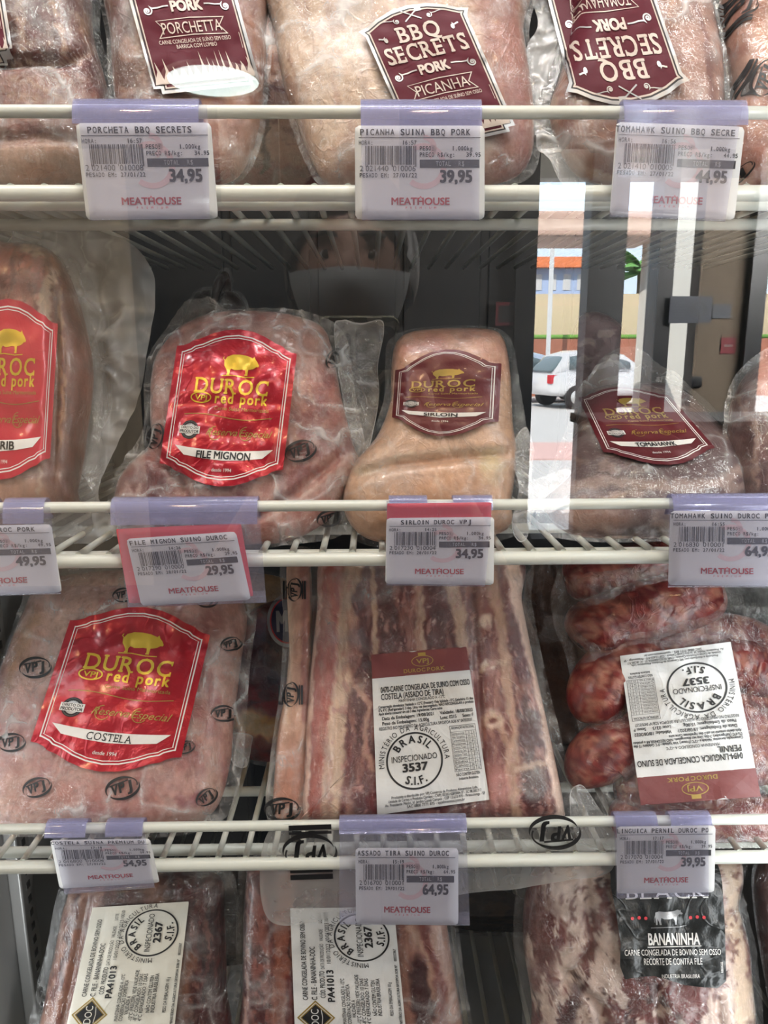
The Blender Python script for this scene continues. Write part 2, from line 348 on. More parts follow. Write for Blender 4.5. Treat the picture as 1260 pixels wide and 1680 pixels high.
def bisect(T, L, cap=7):
    for _ in range(cap):
        e = np.linalg.norm(np.roll(T, -1, axis=1) - T, axis=2); big = e.max(1) > L
        if not big.any(): break
        B = T[big]; j = e[big].argmax(1); i = np.arange(len(B))
        a, b, c = B[i, j], B[i, (j + 1) % 3], B[i, (j + 2) % 3]; m = (a + b) / 2
        T = np.concatenate([T[~big], np.stack([a, m, c], 1), np.stack([m, b, c], 1)])
    return T
SERIFS = {'D': 'lL', 'U': 'LR', 'R': 'lLr', 'B': 'lL', 'E': 'lL', 'T': 'm', 'P': 'lL', 'F': 'lL', 'K': 'lLrR', 'I': 'mM', 'L': 'lL', 'A': 'lr', 'C': '', 'N': 'lLR', 'H': 'lLrR', 'M': 'lrLR'}
class Art:
    def __init__(s): s.it = []
    def tris(s, T, m, layer):
        if len(T): s.it.append((np.asarray(T, float), m, layer))
    def poly(s, pts, m, layer=1):
        t = tessellate_polygon([[Vector((p[0], p[1], 0)) for p in pts]]); P = np.array(pts, float)
        s.tris(P[np.array(t)], m, layer)
    def rect(s, x0, y0, x1, y1, m, layer=1): s.poly([(x0, y0), (x1, y0), (x1, y1), (x0, y1)], m, layer)
    def stroke(s, pts, w, m, layer=1, closed=False):
        P = np.array(pts, float)
        if closed: P = np.vstack([P, P[:1]])
        d = np.diff(P, axis=0); n = np.stack([-d[:, 1], d[:, 0]], 1); n /= np.linalg.norm(n, axis=1)[:, None] + 1e-9
        vn = np.zeros_like(P); vn[:-1] += n; vn[1:] += n
        if closed: vn[0] += n[-1]; vn[-1] += n[0]
        l = np.linalg.norm(vn, axis=1)[:, None]; vn /= l + 1e-9
        k = np.ones(len(P)); k[1:-1] = 1 / np.maximum(.5, (vn[1:-1] * n[1:]).sum(1))
        w = np.zeros(len(P)) + w
        a = P + vn * (w * k / 2)[:, None]; b = P - vn * (w * k / 2)[:, None]
        s.tris(np.concatenate([np.stack([a[:-1], b[:-1], b[1:]], 1), np.stack([a[:-1], b[1:], a[1:]], 1)]), m, layer)
    def ring(s, cx, cy, r, w, m, layer=1, a0=0, a1=360, n=64, ry=None, taper=False):
        a = np.radians(np.linspace(a0, a1, n)); ry = r if ry is None else ry
        ww = w * np.sin(np.linspace(.05, np.pi - .05, n)) if taper else w
        s.stroke(np.stack([cx + r * np.cos(a), cy + ry * np.sin(a)], 1), ww, m, layer)
    def disc(s, cx, cy, r, m, layer=1, ry=None, n=40):
        a = np.linspace(0, 2 * np.pi, n, endpoint=False); ry = r if ry is None else ry
        s.poly(np.stack([cx + r * np.cos(a), cy + ry * np.sin(a)], 1), m, layer)
    def put(s, T, x, y, sx, sy, m, layer, rot=0., slant=0.):
        X = T[..., 0] * sx; Y = T[..., 1] * sy; X = X + slant * Y
        c, q = math.cos(math.radians(rot)), math.sin(math.radians(rot))
        s.tris(np.stack([x + X * c - Y * q, y + X * q + Y * c], -1), m, layer)
    def text(s, st, x, y, h, m, w=None, al='c', bold=0., layer=3, slant=0., rot=0.):
        """y is the middle of the capitals"""
        T, tw = glyph(st, bold)
        if not len(T): return
        k = (w / tw) if w else h * .92
        ww = tw * k; x0 = x - (ww / 2 if al == 'c' else ww if al == 'r' else 0)
        c, q = math.cos(math.radians(rot)), math.sin(math.radians(rot))
        ox, oy = x0 - x, -h / 2
        s.put(T, x + ox * c - oy * q, y + ox * q + oy * c, k, h, m, layer, rot, slant)
    def mono(s, st, x, y, pitch, h, m, layer=3, bold=.02, fill=.78):
        for i, ch in enumerate(st):
            if ch == ' ': continue
            T, tw = glyph(ch, bold)
            k = pitch * fill / max(tw, .5)
            s.put(T, x + i * pitch + (pitch * fill - tw * k) / 2, y - h / 2, k, h, m, layer)
    def serif(s, st, x, y, h, w, m, layer=3, bold=.03, small=False, slab=.11, slant=0.):
        """slab-serifed word fitted into the width w, centred on x"""
        wid = [glyph(c, bold)[1] for c in st]; gap = .2
        tot = sum(wid) + gap * (len(st) - 1); k = w / tot; cx = x - w / 2
        for c, g in zip(st, wid):
            T, tw = glyph(c, bold); s.put(T, cx, y - h / 2, k, h, m, layer, 0, slant)
            gw = tw * k; sw = .30 * k; sh = slab * h
            for q in SERIFS.get(c, ''):
                top = q.isupper(); q = q.lower()
                px = cx + (gw * .10 if q == 'l' else gw * .90 if q == 'r' else gw / 2)
                py = y - h / 2 + (h - sh if top else 0); 
                if q == 'm' and c == 'T': py = y - h / 2
                o = slant * (py - y + h / 2)
                s.rect(px - sw / 2 + o, py, px + sw / 2 + o, py + sh, m, layer + 1)
            if c in 'TEFSC':
                for yy in ((y + h / 2 - .3 * h),) + (() if c in 'TF' else (y - h / 2,)):
                    for side in ((0, 1) if c == 'T' else (1,)):
                        xx = cx + (gw - .09 * k if side else 0)
                        s.rect(xx, yy, xx + .1 * k, yy + .3 * h, m, layer + 1)
            cx += gw + gap * k
    def arc(s, st, cx, cy, r, h, a_mid, span, m, layer=3, bold=0., inward=False, wk=.85):
        """letters along a circle; angles in degrees, spread over span"""
        wid = np.array([glyph(c, bold)[1] if c != ' ' else .45 for c in st]) + .25
        pos = (np.cumsum(wid) - wid / 2) / wid.sum() - .5
        k = math.radians(span) * r / wid.sum()
        for c, p in zip(st, pos):
            if c == ' ': continue
            T, tw = glyph(c, bold)
            a = a_mid + (p * span if inward else -p * span); ar = math.radians(a)
            rot = a + 90 if inward else a - 90
            bx, by = cx + r * math.cos(ar), cy + r * math.sin(ar)
            T2 = T.copy(); T2[..., 0] -= tw / 2
            s.put(T2, bx, by, k * 1.0, h, m, layer, rot)
    def xf(s, fn):
        for i, (T, m, l) in enumerate(s.it): s.it[i] = (fn(T), m, l)
        return s
    def add(s, o, x, y, k=1., rot=0., dl=0, m=None):
        c, q = math.cos(math.radians(rot)) * k, math.sin(math.radians(rot)) * k
        for T, mm, l in o.it:
            s.it.append((np.stack([x + T[..., 0] * c - T[..., 1] * q, y + T[..., 0] * q + T[..., 1] * c], -1), mm if m is None else m, l + dl))

def catmull(pts, n=300, closed=True):
    P = np.array(pts, float); k = len(P); out = []
    seg = k if closed else k - 1; per = max(2, n // seg)
    for i in range(seg):
        if closed: p0, p1, p2, p3 = P[(i - 1) % k], P[i], P[(i + 1) % k], P[(i + 2) % k]
        else: p0, p1, p2, p3 = P[max(i - 1, 0)], P[i], P[i + 1], P[min(i + 2, k - 1)]
        t = np.linspace(0, 1, per, endpoint=False)[:, None]
        out.append(.5 * (2 * p1 + (p2 - p0) * t + (2 * p0 - 5 * p1 + 4 * p2 - p3) * t * t + (3 * p1 - p0 - 3 * p2 + p3) * t ** 3))
    out = np.concatenate(out)
    if not closed: out = np.vstack([out, P[-1:]])
    return out
def resample(P, n):
    P = np.vstack([P, P[:1]]); d = np.r_[0, np.cumsum(np.linalg.norm(np.diff(P, axis=0), axis=1))]
    t = np.linspace(0, d[-1], n, endpoint=False)
    return np.stack([np.interp(t, d, P[:, 0]), np.interp(t, d, P[:, 1])], 1)
def polar(P, c, nr):
    """rings from the centre to the outline: points, faces and ring parameter t"""
    n = len(P); t = np.linspace(0, 1, nr + 1)[1:]; t = 1 - (1 - t) ** 1.35
    V = [np.array(c, float)[None]] + [c + k * (P - c) for k in t]
    f = [(0, 1 + i, 1 + (i + 1) % n) for i in range(n)]
    for r in range(nr - 1):
        a = 1 + r * n; b = a + n
        f += [(a + i, b + i, b + (i + 1) % n, a + (i + 1) % n) for i in range(n)]
    return np.concatenate(V), f, np.r_[0, np.repeat(t, n)]
def homog(quad, w, h):
    """local (0..w, 0..h) -> pixels; quad = TL, TR, BR, BL of the thing as it reads"""
    src = [(0, h), (w, h), (w, 0), (0, 0)]; A = []; b = []
    for (x, y), (u, v) in zip(src, quad):
        A += [[x, y, 1, 0, 0, 0, -u * x, -u * y], [0, 0, 0, x, y, 1, -v * x, -v * y]]; b += [u, v]
    H = np.append(np.linalg.solve(np.array(A, float), np.array(b, float)), 1).reshape(3, 3)
    def f(x, y):
        d = H[2, 0] * x + H[2, 1] * y + 1
        return (H[0, 0] * x + H[0, 1] * y + H[0, 2]) / d, (H[1, 0] * x + H[1, 1] * y + H[1, 2]) / d
    return f
def sticker(name, parent, mp, mats, art, outline=None, centre=None, nr=40, nt=240, L=2.0, base=0, thick=0., label=None):
    """one mesh: the base shape (if any) and everything printed on it; mp(x, y, layer) -> world points"""
    V = []; faces = []; mi = []; sm = []; n = 0
    if outline is not None:
        P = resample(np.array(outline, float), nt); c = P.mean(0) if centre is None else np.array(centre, float)
        Q, f, t = polar(P, c, nr); V.append(mp(Q[:, 0], Q[:, 1], 0)); faces += f; mi += [base] * len(f); sm += [True] * len(f); n = len(Q)
        if thick > 0:
            V.append(mp(Q[:, 0], Q[:, 1], -thick)); faces += [tuple(i + n for i in reversed(q)) for q in f]; mi += [base] * len(f); sm += [True] * len(f)
            a = n - nt; b = 2 * n - nt
            faces += [(a + i, b + i, b + (i + 1) % nt, a + (i + 1) % nt) for i in range(nt)]; mi += [base] * nt; sm += [False] * nt; n *= 2
    by = {}
    for T, m, l in art.it: by.setdefault((m, l), []).append(T)
    for (m, l), Ts in by.items():
        T = bisect(np.concatenate(Ts), L); k = len(T)
        V.append(mp(T[..., 0].ravel(), T[..., 1].ravel(), l))
        faces += [(n + 3 * i, n + 3 * i + 1, n + 3 * i + 2) for i in range(k)]; mi += [m] * k; sm += [False] * k; n += 3 * k
    o = mesh(name, np.concatenate(V), faces, mats, parent, sm, mi)
    if label: o['label'] = label
    return o

# --- recurring artwork
PIG = [(-14, -1), (-14.5, 2.5), (-12.5, 6), (-8, 8), (-2, 8.3), (4, 7.6), (9, 6), (10, 7.4), (11, 5.4), (13, 3.2), (14.6, .6), (14.2, -.6), (12.6, -.6), (10.8, -2), (8, -3),
       (6.2, -3.2), (6, -8), (3.6, -8), (3.6, -7), (4.2, -6.6), (3.6, -3.4), (1, -3.2), (-1, -3.6), (-5, -4), (-8, -3), (-9, -4.6), (-8.8, -8), (-11.4, -8), (-11.2, -7), (-10.6, -6.6), (-11.8, -4)]
def vpj_logo(bars=False):
    a = Art()
    a.ring(0, 0, 12, 2.2, 0, 1, 25, 200, 40, 7.5, True); a.ring(1, -.6, 12, 2.2, 0, 1, 190, 375, 40, 7.2, True); a.ring(.6, .8, 11.2, .8, 0, 1, -20, 160, 40, 6.4)
    a.text('V', -6, 0, 7, 0, 5, bold=.05, slant=.15); a.text('P', -.4, .6, 7, 0, 4.6, bold=.05, slant=.15); a.text('J', 5.2, .2, 7, 0, 4.0, bold=.05, slant=.15)
    a.stroke([(-8.5, 3.6), (6, 4.4)], 1.0, 0, 2)
    if bars:
        a.rect(-10, 8.4, 10, 9.6, 0); a.rect(-10, 10.4, 10, 12.8, 0); a.rect(-10, -9.6, 10, -8.4, 0); a.rect(-10, -12.8, 10, -10.4, 0)
    return a
def crest_outline(ar):
    up = [(0, 90), (5, 90.6), (9.5, 92.5), (12.5, 90 + 5 * ar ** .5), (19, 90 + 7 * ar), (28, 90 + 11.5 * ar), (38, 90 + 14.8 * ar), (50, 90 + 16.2 * ar)]
    up = up + [(100 - x, y) for x, y in up[-2::-1]]
    dn = [(x, 90 - y) for x, y in up[::-1]]
    dn = [(x, y * .92) for x, y in dn]
    return up + dn
def inset(P, d):
    P = np.array(P, float); a = np.roll(P, 1, 0); b = np.roll(P, -1, 0)
    e1 = P - a; e2 = b - P; n1 = np.stack([e1[:, 1], -e1[:, 0]], 1); n2 = np.stack([e2[:, 1], -e2[:, 0]], 1)
    n1 /= np.linalg.norm(n1, axis=1)[:, None] + 1e-9; n2 /= np.linalg.norm(n2, axis=1)[:, None] + 1e-9
    n = n1 + n2; n /= np.linalg.norm(n, axis=1)[:, None] + 1e-9
    return P + n * d / np.maximum(.6, (n * n1).sum(1))[:, None]
def crest_art(name, ar=1., font='sans'):
    """red crest: 0 base 1 gold 2 white 3 black 4 dull gold 5 silver"""
    a = Art(); o = crest_outline(ar)
    i1 = inset(o, 5.0); i2 = inset(o, 7.0)
    a.stroke(i1, .95, 2, 1, True); a.stroke(i2, .6, 2, 1, True)
    g = Art(); g.poly(PIG, 1, 2); g.stroke([(-15, -8.8), (-6, -8.2), (4, -9.2), (12, -8.8)], .7, 1, 2); g.stroke([(-14, 3), (-15.6, 4.6), (-14.8, 6)], .5, 1, 2)
    a.add(g, 55, 78)
    a.serif('DUROC', 49.5, 61, 11.5, 60, 1, 2, .015)
    a.ring(25.5, 51.5, 8, 1.0, 1, 2, 0, 360, 40, 4.0); a.text('VPJ', 25.5, 51.5, 3.8, 1, 10, bold=.02)
    a.serif('red', 44.5, 51.8, 7.8, 15, 1, 2, .03); a.serif('pork', 69, 51.8, 7.8, 22.5, 1, 2, .03)
    a.text('Carne Suína Marmorizada', 60, 44, 2.7, 4, 45, bold=.0)
    x = np.linspace(14, 86, 30); a.stroke(np.stack([x, 37.5 + 1.6 * np.sin((x - 10) / 11.)], 1), .55, 4, 2)
    a.text('Reserva', 46, 26, 5.2, 4, 25, slant=.45, bold=0.); a.text('Especial', 73, 26, 5.2, 4, 25, slant=.45, bold=0.)
    a.ring(41, 25, 5, .5, 4, 2, 90, 330); a.ring(66, 25.5, 5, .5, 4, 2, 90, 330)
    a.disc(20, 26.5, 7.0, 5, 1); a.ring(20, 26.5, 6.6, .9, 3, 2); a.ring(20, 26.5, 5.4, 1.3, 3, 2, 20, 160); a.ring(20, 26.5, 5.4, 1.3, 3, 2, 200, 340)
    a.rect(11.8, 23.6, 28.2, 29.4, 2, 3); a.text('DIRETO DO', 20, 28, 1.9, 3, 14, bold=.02, layer=4); a.text('PRODUTOR', 20, 25.2, 2.2, 3, 15, bold=.03, layer=4)
    a.arc('SELO', 20, 26.5, 4.4, 1.4, 90, 70, 3, 4)
    top = [(10, 14.5), (22, 13.2), (36, 12.2), (50, 11.8), (64, 12.2), (78, 13.2), (90, 14.5)]
    bot = [(90, 14.5), (82, 7.5), (66, 5.4), (50, 4.4 - 1.5 * (ar - 1)), (34, 5.4), (18, 7.5), (10, 14.5)]
    a.poly(top + bot[1:-1], 2, 2)
    if font == 'serif': a.serif(name, 50, 8.3, 5.2, 30, 3, 4, .0)
    else: a.text(name, 57 if len(name) < 4 else 50, 8.4, 5.4, 3, min(44, 4.6 * len(name)), bold=.03, layer=4)
    a.text('desde 1994', 50, -2.6, 2.6, 2, 16)
    return a, o
def curl(sx=1):
    t = np.linspace(0, 4.2 * np.pi, 46); r = 4.2 * np.exp(-t / 6.5)
    P = np.stack([r * np.cos(t + 2.2), r * np.sin(t + 2.2)], 1)
    tail = np.array([(-17, -.6), (-12, -1.2), (-7, -2.4), (-3.5, -3.4)]) * 1.0
    P = P[::-1]; P = np.vstack([P, P[-1] + (np.array([(-1.5, -1.6), (-6, -1.4), (-11, -.4), (-15, -.2)]))])
    return P * np.array([sx, 1])
def flame_band(a, m, y0, y1, layer=2):
    rng = np.random.RandomState(4); x = 4.; top = [(3, y0)]
    while x < 96:
        w = rng.uniform(4, 8); hh = y0 + (y1 - y0) * rng.uniform(.45, 1.)
        top += [(x, y0 + (y1 - y0) * .16), (x + w * .42, y0 + (y1 - y0) * .42), (x + w * .35, hh), (x + w * .75, y0 + (y1 - y0) * .4), (x + w, y0 + (y1 - y0) * .14)]; x += w
    a.poly(top + [(97, y0)], m, layer)
def bbq_art(name, sub1, sub2='', wname=52):
    """wine label 100 x 134: 0 wine 1 cream 2 silver 3 black"""
    a = Art()
    o = [(0, 0), (0, 118), (-4, 124), (4, 126), (16, 132), (32, 137), (50, 139), (68, 137), (84, 132), (96, 126), (104, 124), (100, 118), (100, 0), (93, 0), (93, -5), (7, -5), (7, 0)]
    a.stroke(inset(o, 1.0), 3.0, 2, 1, True); a.stroke(inset(o, 3.1), 1.2, 3, 1, True); a.stroke(inset(o, 4.6), 1.4, 1, 1, True)
    a.stroke([(42, 124), (58, 135)], 1.2, 2, 2); a.stroke([(58, 124), (42, 135)], 1.2, 2, 2); a.rect(55, 132, 61, 138, 2, 2)
    for q in (-1.6, 0, 1.6): a.stroke([(42 + q, 135 - q), (39.5 + q, 138 - q)], .7, 2, 2)
    for s in (-1, 1):
        a.stroke(curl(-s) * .75 + np.array([50 - s * -16, 126]), .8, 2, 2)
        a.stroke(curl(-s) * .75 * np.array([.5, 1]) + np.array([50 + s * 33, 110]), 1.4, 2, 2)
        a.stroke(curl(s) * np.array([1.15, 1.15]) + np.array([50 + s * 37, 71]), 1.3, 2, 2)
    a.serif('BBQ', 50, 112, 15.5, 41, 1, 2, .02, slab=.13); a.serif('SECRETS', 50, 93, 16.5, 80, 1, 2, .02, slab=.13)
    a.text('PORK', 50, 74, 9.5, 1, 30, bold=.05)
    bn = [(18, 61), (50, 62.5), (82, 61), (76, 53), (82, 45), (50, 46.5), (18, 45), (24, 53)]
    a.stroke(bn, .9, 1, 2, True); a.text(name, 50, 53.6, 10.5, 1, wname, bold=.0)
    a.text(sub1, 50, 41, 3.6, 1, 68, bold=.0)
    if sub2: a.text(sub2, 50, 36, 3.6, 1, 38)
    a.stroke([(93, 30), (93, 45)], .5, 1, 2)
    flame_band(a, 1, 3, 31)
    return a, o
def stamp(number, m=3):
    a = Art(); a.ring(0, 0, 26, 1.7, m, 2)
    a.arc('MINISTÉRIO DA AGRICULTURA', 0, 0, 28.6, 5.0, 92, 195, m, 3, .0)
    a.arc('BRASIL', 0, 0, 16.5, 7, 92, 122, m, 3, .035)
    a.text('INSPECIONADO', 0, 2.2, 5.6, m, 43, bold=.0); a.text(number, 0, -6.4, 7.2, m, 24, bold=.045)
    a.arc('S.I.F.', 0, 0, 22.5, 7, 270, 60, m, 3, .035, True)
    return a
def nutrition(a, x, y, w, h, m, rows=11):
    a.stroke([(x, y), (x + w, y), (x + w, y + h), (x, y + h)], .35, m, 2, True)
    a.stroke([(x + w * .6, y), (x + w * .6, y + h * .86)], .3, m, 2); a.stroke([(x + w * .82, y), (x + w * .82, y + h * .86)], .3, m, 2)
    a.text('INFORMAÇÃO NUTRICIONAL', x + w / 2, y + h * .95, h * .055, m, w * .9, bold=.01)
    words = ['Quantidade por porção', 'Valor Energético', 'Carboidratos', 'Proteínas', 'Gorduras Totais', 'Gorduras Sat.', 'Gorduras Trans', 'Fibra Alimentar', 'Sódio', 'Cálcio', 'Ferro']
    for r in range(rows):
        yy = y + h * .86 * (1 - (r + .5) / rows); a.text(words[r % 11], x + .8, yy, h * .045, m, w * .5, al='l')
        a.text('%d' % (3 + r * 7 % 40), x + w * .71, yy, h * .045, m, al='c'); a.text('%d' % (r * 5 % 17), x + w * .91, yy, h * .045, m, al='c')
        a.stroke([(x, y + h * .86 * (1 - r / rows)), (x + w, y + h * .86 * (1 - r / rows))], .22, m, 2)
def duroc_back_art(t1, t2, number):
    """white sheet with a maroon band, 100 x 155: 0 paper 1 maroon 2 gold 3 ink"""
    a = Art(); o = [(0, 0), (100, 0), (100, 155), (0, 155)]
    a.rect(0, 128, 100, 155, 1, 1)
    a.ring(52, 143, 11, .8, 2, 2, 0, 360, 40, 6); a.text('VPJ', 52, 143, 5, 2, 13, bold=.02); a.rect(48, 149, 56, 152.6, 2, 2)
    a.serif('DUROC', 43, 133, 4.0, 22, 2, 2); a.serif('PORK', 65, 133, 4.0, 18, 2, 2)
    a.text(t1, 8, 115, 6.0, 3, 90, al='l', bold=.02); a.text(t2, 8, 107.5, 6.0, 3, min(62, len(t2) * 3.3), al='l', bold=.02)
    a.text('MANTENHA CONGELADO A -12°C', 48, 102, 2.9, 3, 46, bold=.01)
    tx = ['Conservação doméstica: Validade a -12°C (Freezer): Vide Validade - 0°C Geladeira: 15 dias',
          '0ºa 4°C (Refrigerador): 3 dias. Uma vez descongelado, NÃO RECONGELAR o produto', 'Após aberto consumir em até 3 dias. Ingredientes: Carne suína']
    for i, q in enumerate(tx): a.text(q, 5, 97.4 - 3.5 * i, 2.7, 3, (94, 94, 62)[i], al='l', bold=.03)
    a.text('Data da Embalagem: 19/08/2021', 8, 85.5, 3.2, 3, 50, al='l', bold=.02); a.text('Validade: 18/08/2022', 64, 85.5, 3.2, 3, 33, al='l', bold=.02)
    a.text('Peso da Embalagem: 15,00g', 8, 80.5, 3.2, 3, 45, al='l', bold=.02); a.text('Lote: 0215', 64, 80.5, 3.2, 3, 16, al='l', bold=.02); a.text('Sexo: F', 86, 80.5, 3.2, 3, 11, al='l', bold=.02)
    a.text('REGISTRO NO MINISTÉRIO DA AGRICULTURA SIF/DIPOA SOB Nº 0470/3537', 50, 75.6, 3.0, 3, 90, bold=.01)
    a.add(stamp(number), 36, 43, .98)
    nutrition(a, 72, 28, 25, 43, 3)
    a.text('NÃO CONTÉM GLÚTEN', 84, 25, 2.6, 3, 22, bold=.02); a.text('Indústria Brasileira', 84, 21.4, 2.2, 3, 18, bold=.02)
    for i, q in enumerate(['Produzido e distribuído por: VPJ Comércio de Produtos Alimentícios Ltda.', 'Unidade de Carnes e Produtos Cárneos - CNPJ: 02.553.428/0004-37 - SC 08.200.717', 'Av. Presidente Médici, Jd. Jardim Canaã Campos - CEP 13.633-970 - Pirassununga - SP', 'SAC 0800 7771 875 - vpjalimentos.com.br']):
        a.text(q, 52, 12.4 - 3.0 * i, 2.3, 3, (78, 84, 90, 52)[i], bold=.01)
    return a, o
def barcode(a, x0, y0, x1, y1, m, seed=1, n=30, layer=3):
    rng = np.random.RandomState(seed); ws = rng.choice([1, 1, 2, 2, 3], n * 2); k = (x1 - x0) / ws.sum(); x = x0
    for i in range(n):
        w = ws[2 * i] * k; yy = y0 - (1.6 if i in (0, 1, n // 2, n - 1) else 0) * (y1 - y0) / 14
        a.rect(x, yy, x + w, y1, m, layer); x += w + ws[2 * i + 1] * k
def bananinha_art():
    """cream sheet read from below, 165 x 100: 0 paper 1 black 2 copper"""
    a = Art(); o = [(0, 0), (165, 0), (165, 100), (0, 100)]
    a.text('CARNE CONGELADA DE BOVINO SEM OSSO', 66, 89, 4.6, 1, 84, al='l', bold=.01); a.text('C. FILE - BANANINHA-DOC', 66, 80.5, 5.0, 1, 56, al='l', bold=.01)
    a.text('CÓD. PRODUTO', 68, 72.5, 4.6, 1, 28, al='l', bold=.01); a.text('DATA DE PRODUÇÃO', 98, 71.5, 3.6, 1, 27, al='l'); a.text('VALIDADE', 128, 71.5, 3.4, 1, 13, al='l'); a.text('LOTE', 148, 71.5, 3.4, 1, 8, al='l')
    a.text('PA41013', 64, 65, 6.2, 1, 33, al='l', bold=.035); a.text('10/01/2022', 104, 65.5, 3.8, 1, 21, al='l'); a.text('10/01/2023', 128, 65.5, 3.8, 1, 20, al='l'); a.text('10010', 150, 65.5, 3.6, 1, 9, al='l')
    tx = ['MANTENHA CONGELADO A -12°C', 'CONSERVAÇÃO DOMÉSTICA', 'VALIDADE A', '-12°C (FREEZER): VIDE VALIDADE', '-8°C CONGELADO: 10 DIAS', '4°C REFRIGERADO: 7 DIAS']
    for i, q in enumerate(tx): a.text(q, 42 + 6 * (i == 2), 54 - 4.4 * i, 3.4, 1, (46, 40, 18, 50, 46, 46)[i], al='l', bold=.01)
    a.text('NÃO CONTEM GLUTEN', 50, 26, 3.5, 1, 36, al='l', bold=.01); a.text('INDUSTRIA BRASILEIRA', 50, 21.5, 3.5, 1, 38, al='l', bold=.01)
    a.text('PESO DA EMBALAGEM: 10 g', 50, 11, 3.0, 1, 34, al='l', bold=.01)
    a.text('REGISTRO NO MINISTÉRIO DA AGRICULTURA SIF/DIPOA SOB Nº', 20, 3.4, 2.4, 1, 82, al='l', bold=.02); a.text('0022/2367', 106, 3.4, 2.4, 1, 13, al='l', bold=.02)
    for i, q in enumerate(['PRODUZIDO POR FRIGORÍFICO SUL LTDA.', 'RODOVIA SÃO LUIZ KM 24 - PIRASSUNUNGA SP', 'INDÚSTRIA BRASILEIRA CNPJ 08.200.717/0001-26']): a.text(q, 4 + 3.4 * i, 30, 2.4, 1, 54, bold=.02, rot=90)
    a.add(stamp('2367', 1), 132, 33, .98)
    d = lambda r: [(48 - r, 80), (48, 80 - r), (48 + r, 80), (48, 80 + r)]
    a.poly(d(17.5), 2, 1); a.poly(d(15.5), 0, 2); a.poly(d(14.6), 2, 3); a.poly(d(13.2), 1, 4)
    a.text('DOC', 48, 81, 7, 0, 17, bold=.0, layer=5); a.stroke([(40, 75), (48, 74), (56, 75)], .6, 0, 5)
    return a, o
BULL = [(-16, 2), (-15.4, 6), (-11, 7.4), (-4, 6.6), (4, 7), (9, 8), (12, 9.4), (15.5, 8.2), (16.5, 9.4), (16, 6.6), (18.6, 4.6), (17.4, 3.2), (14, 3.6), (11.6, 1.2), (10.6, -2), (10.2, -9), (8.2, -9), (8, -4), (6.4, -1.4),
        (1, -2.4), (-5, -2.2), (-8.6, -.4), (-9.4, -4), (-8.6, -9), (-11, -9), (-11.8, -5), (-13.4, -1.6), (-13.8, -9), (-15.6, -9), (-15.8, -2)]
def black_art():
    """black label 100 x 115: 0 black 1 white 2 red 3 silver"""
    a = Art(); o = [(2, 115), (98, 115), (100, 90), (100, 60), (99, 30), (98, 6), (90, 0), (75, 1), (60, 3), (45, 8), (34, 11), (20, 10), (8, 8), (4, 20), (6, 40), (3, 70), (0, 90)]
    a.serif('BLACK', 50, 84, 11, 72, 1, 2, 0.)
    b = Art(); b.poly(BULL, 3, 2); b.stroke([(-16, 2), (-17.4, -2), (-17, -6)], .7, 3, 2); a.add(b, 50, 62, .72); a.stroke([(34, 53), (60, 53.6), (66, 55)], .6, 3, 2)
    for i in range(3):
        for s in (-1, 1): a.disc(50 + s * (20 + 6 * i), 62 - abs(1 - i) * .5, 1.5, 2, 2)
    a.text('BANANINHA', 54, 43, 10, 1, 46, bold=.03); a.stroke([(30, 36), (78, 36.8)], .7, 1, 2)
    a.text('CARNE CONGELADA DE BOVINO SEM OSSO', 52, 31.4, 5.2, 1, 86, bold=.0); a.text('RECORTE DE CONTRA FILÉ', 52, 23.4, 5.6, 1, 52, bold=.0)
    a.text('INDUSTRIA BRASILEIRA', 58, 10.5, 3.6, 1, 34); a.text('RECICLE', 95, 18, 1.8, 1, 9, rot=90)
    return a, o
def price_art(title, hora, code, kg, total, date, faint=False):
    """card 100 x 72: 0 card 1 ink 2 pale pink 3 red 4 white"""
    a = Art()
    a.ring(53, 41, 15.5, 4.4, 2, 1, -130, 120); a.ring(53, 55, 8, 4, 2, 1, -60, 90)
    n = len(title); a.mono(title, 47 - n * 3.9 / 2, 67, 3.9, 4.6, 1, bold=.025)
    a.rect(3, 62.6, 97, 63.1, 1, 3)
    a.mono('HORA:', 3, 59, 2.3, 3.2, 1); a.mono(hora, 36.5, 59, 2.3, 3.2, 1)
    barcode(a, 8, 42, 48, 56.5, 1, seed=int(code.replace(' ', '')[-7:]) % 977)
    p = code.split(' ')
    a.text(p[0], 5, 39.2, 4.3, 1, al='c'); a.text(p[1], 17, 39.2, 4.3, 1, 17.5); a.text(p[2], 38, 39.2, 4.3, 1, 17.5)
    a.mono('PESADO EM: ' + date, 3.5, 34, 2.36, 3.2, 1)
    a.mono('PESO:', 50, 54.6, 2.3, 3.2, 1); a.mono('1.000kg', 75, 54.6, 2.3, 3.2, 1)
    a.mono('PRECO R$/kg:', 50, 49.8, 2.3, 3.2, 1); a.mono(kg, 86, 49.8, 2.3, 3.2, 1)
    a.rect(50, 39.7, 96, 46, 1, 2); a.mono('TOTAL', 62.5, 42.9, 2.4, 3.4, 4, 4); a.mono('R$', 80, 42.9, 2.4, 3.4, 4, 4)
    a.text(total, 78, 33.2, 9, 1, 25, bold=.045)
    a.text('MEATHOUSE', 50.5, 14, 5.4, 3, 45, bold=.028); a.stroke([(49, 15.5), (50.5, 17.6), (52, 15.5)], .6, 3, 4)
    for i, ch in enumerate('PREMIUM'): a.text(ch, 39.5 + i * 3.7, 9, 1.8, 3, al='c')
    return a
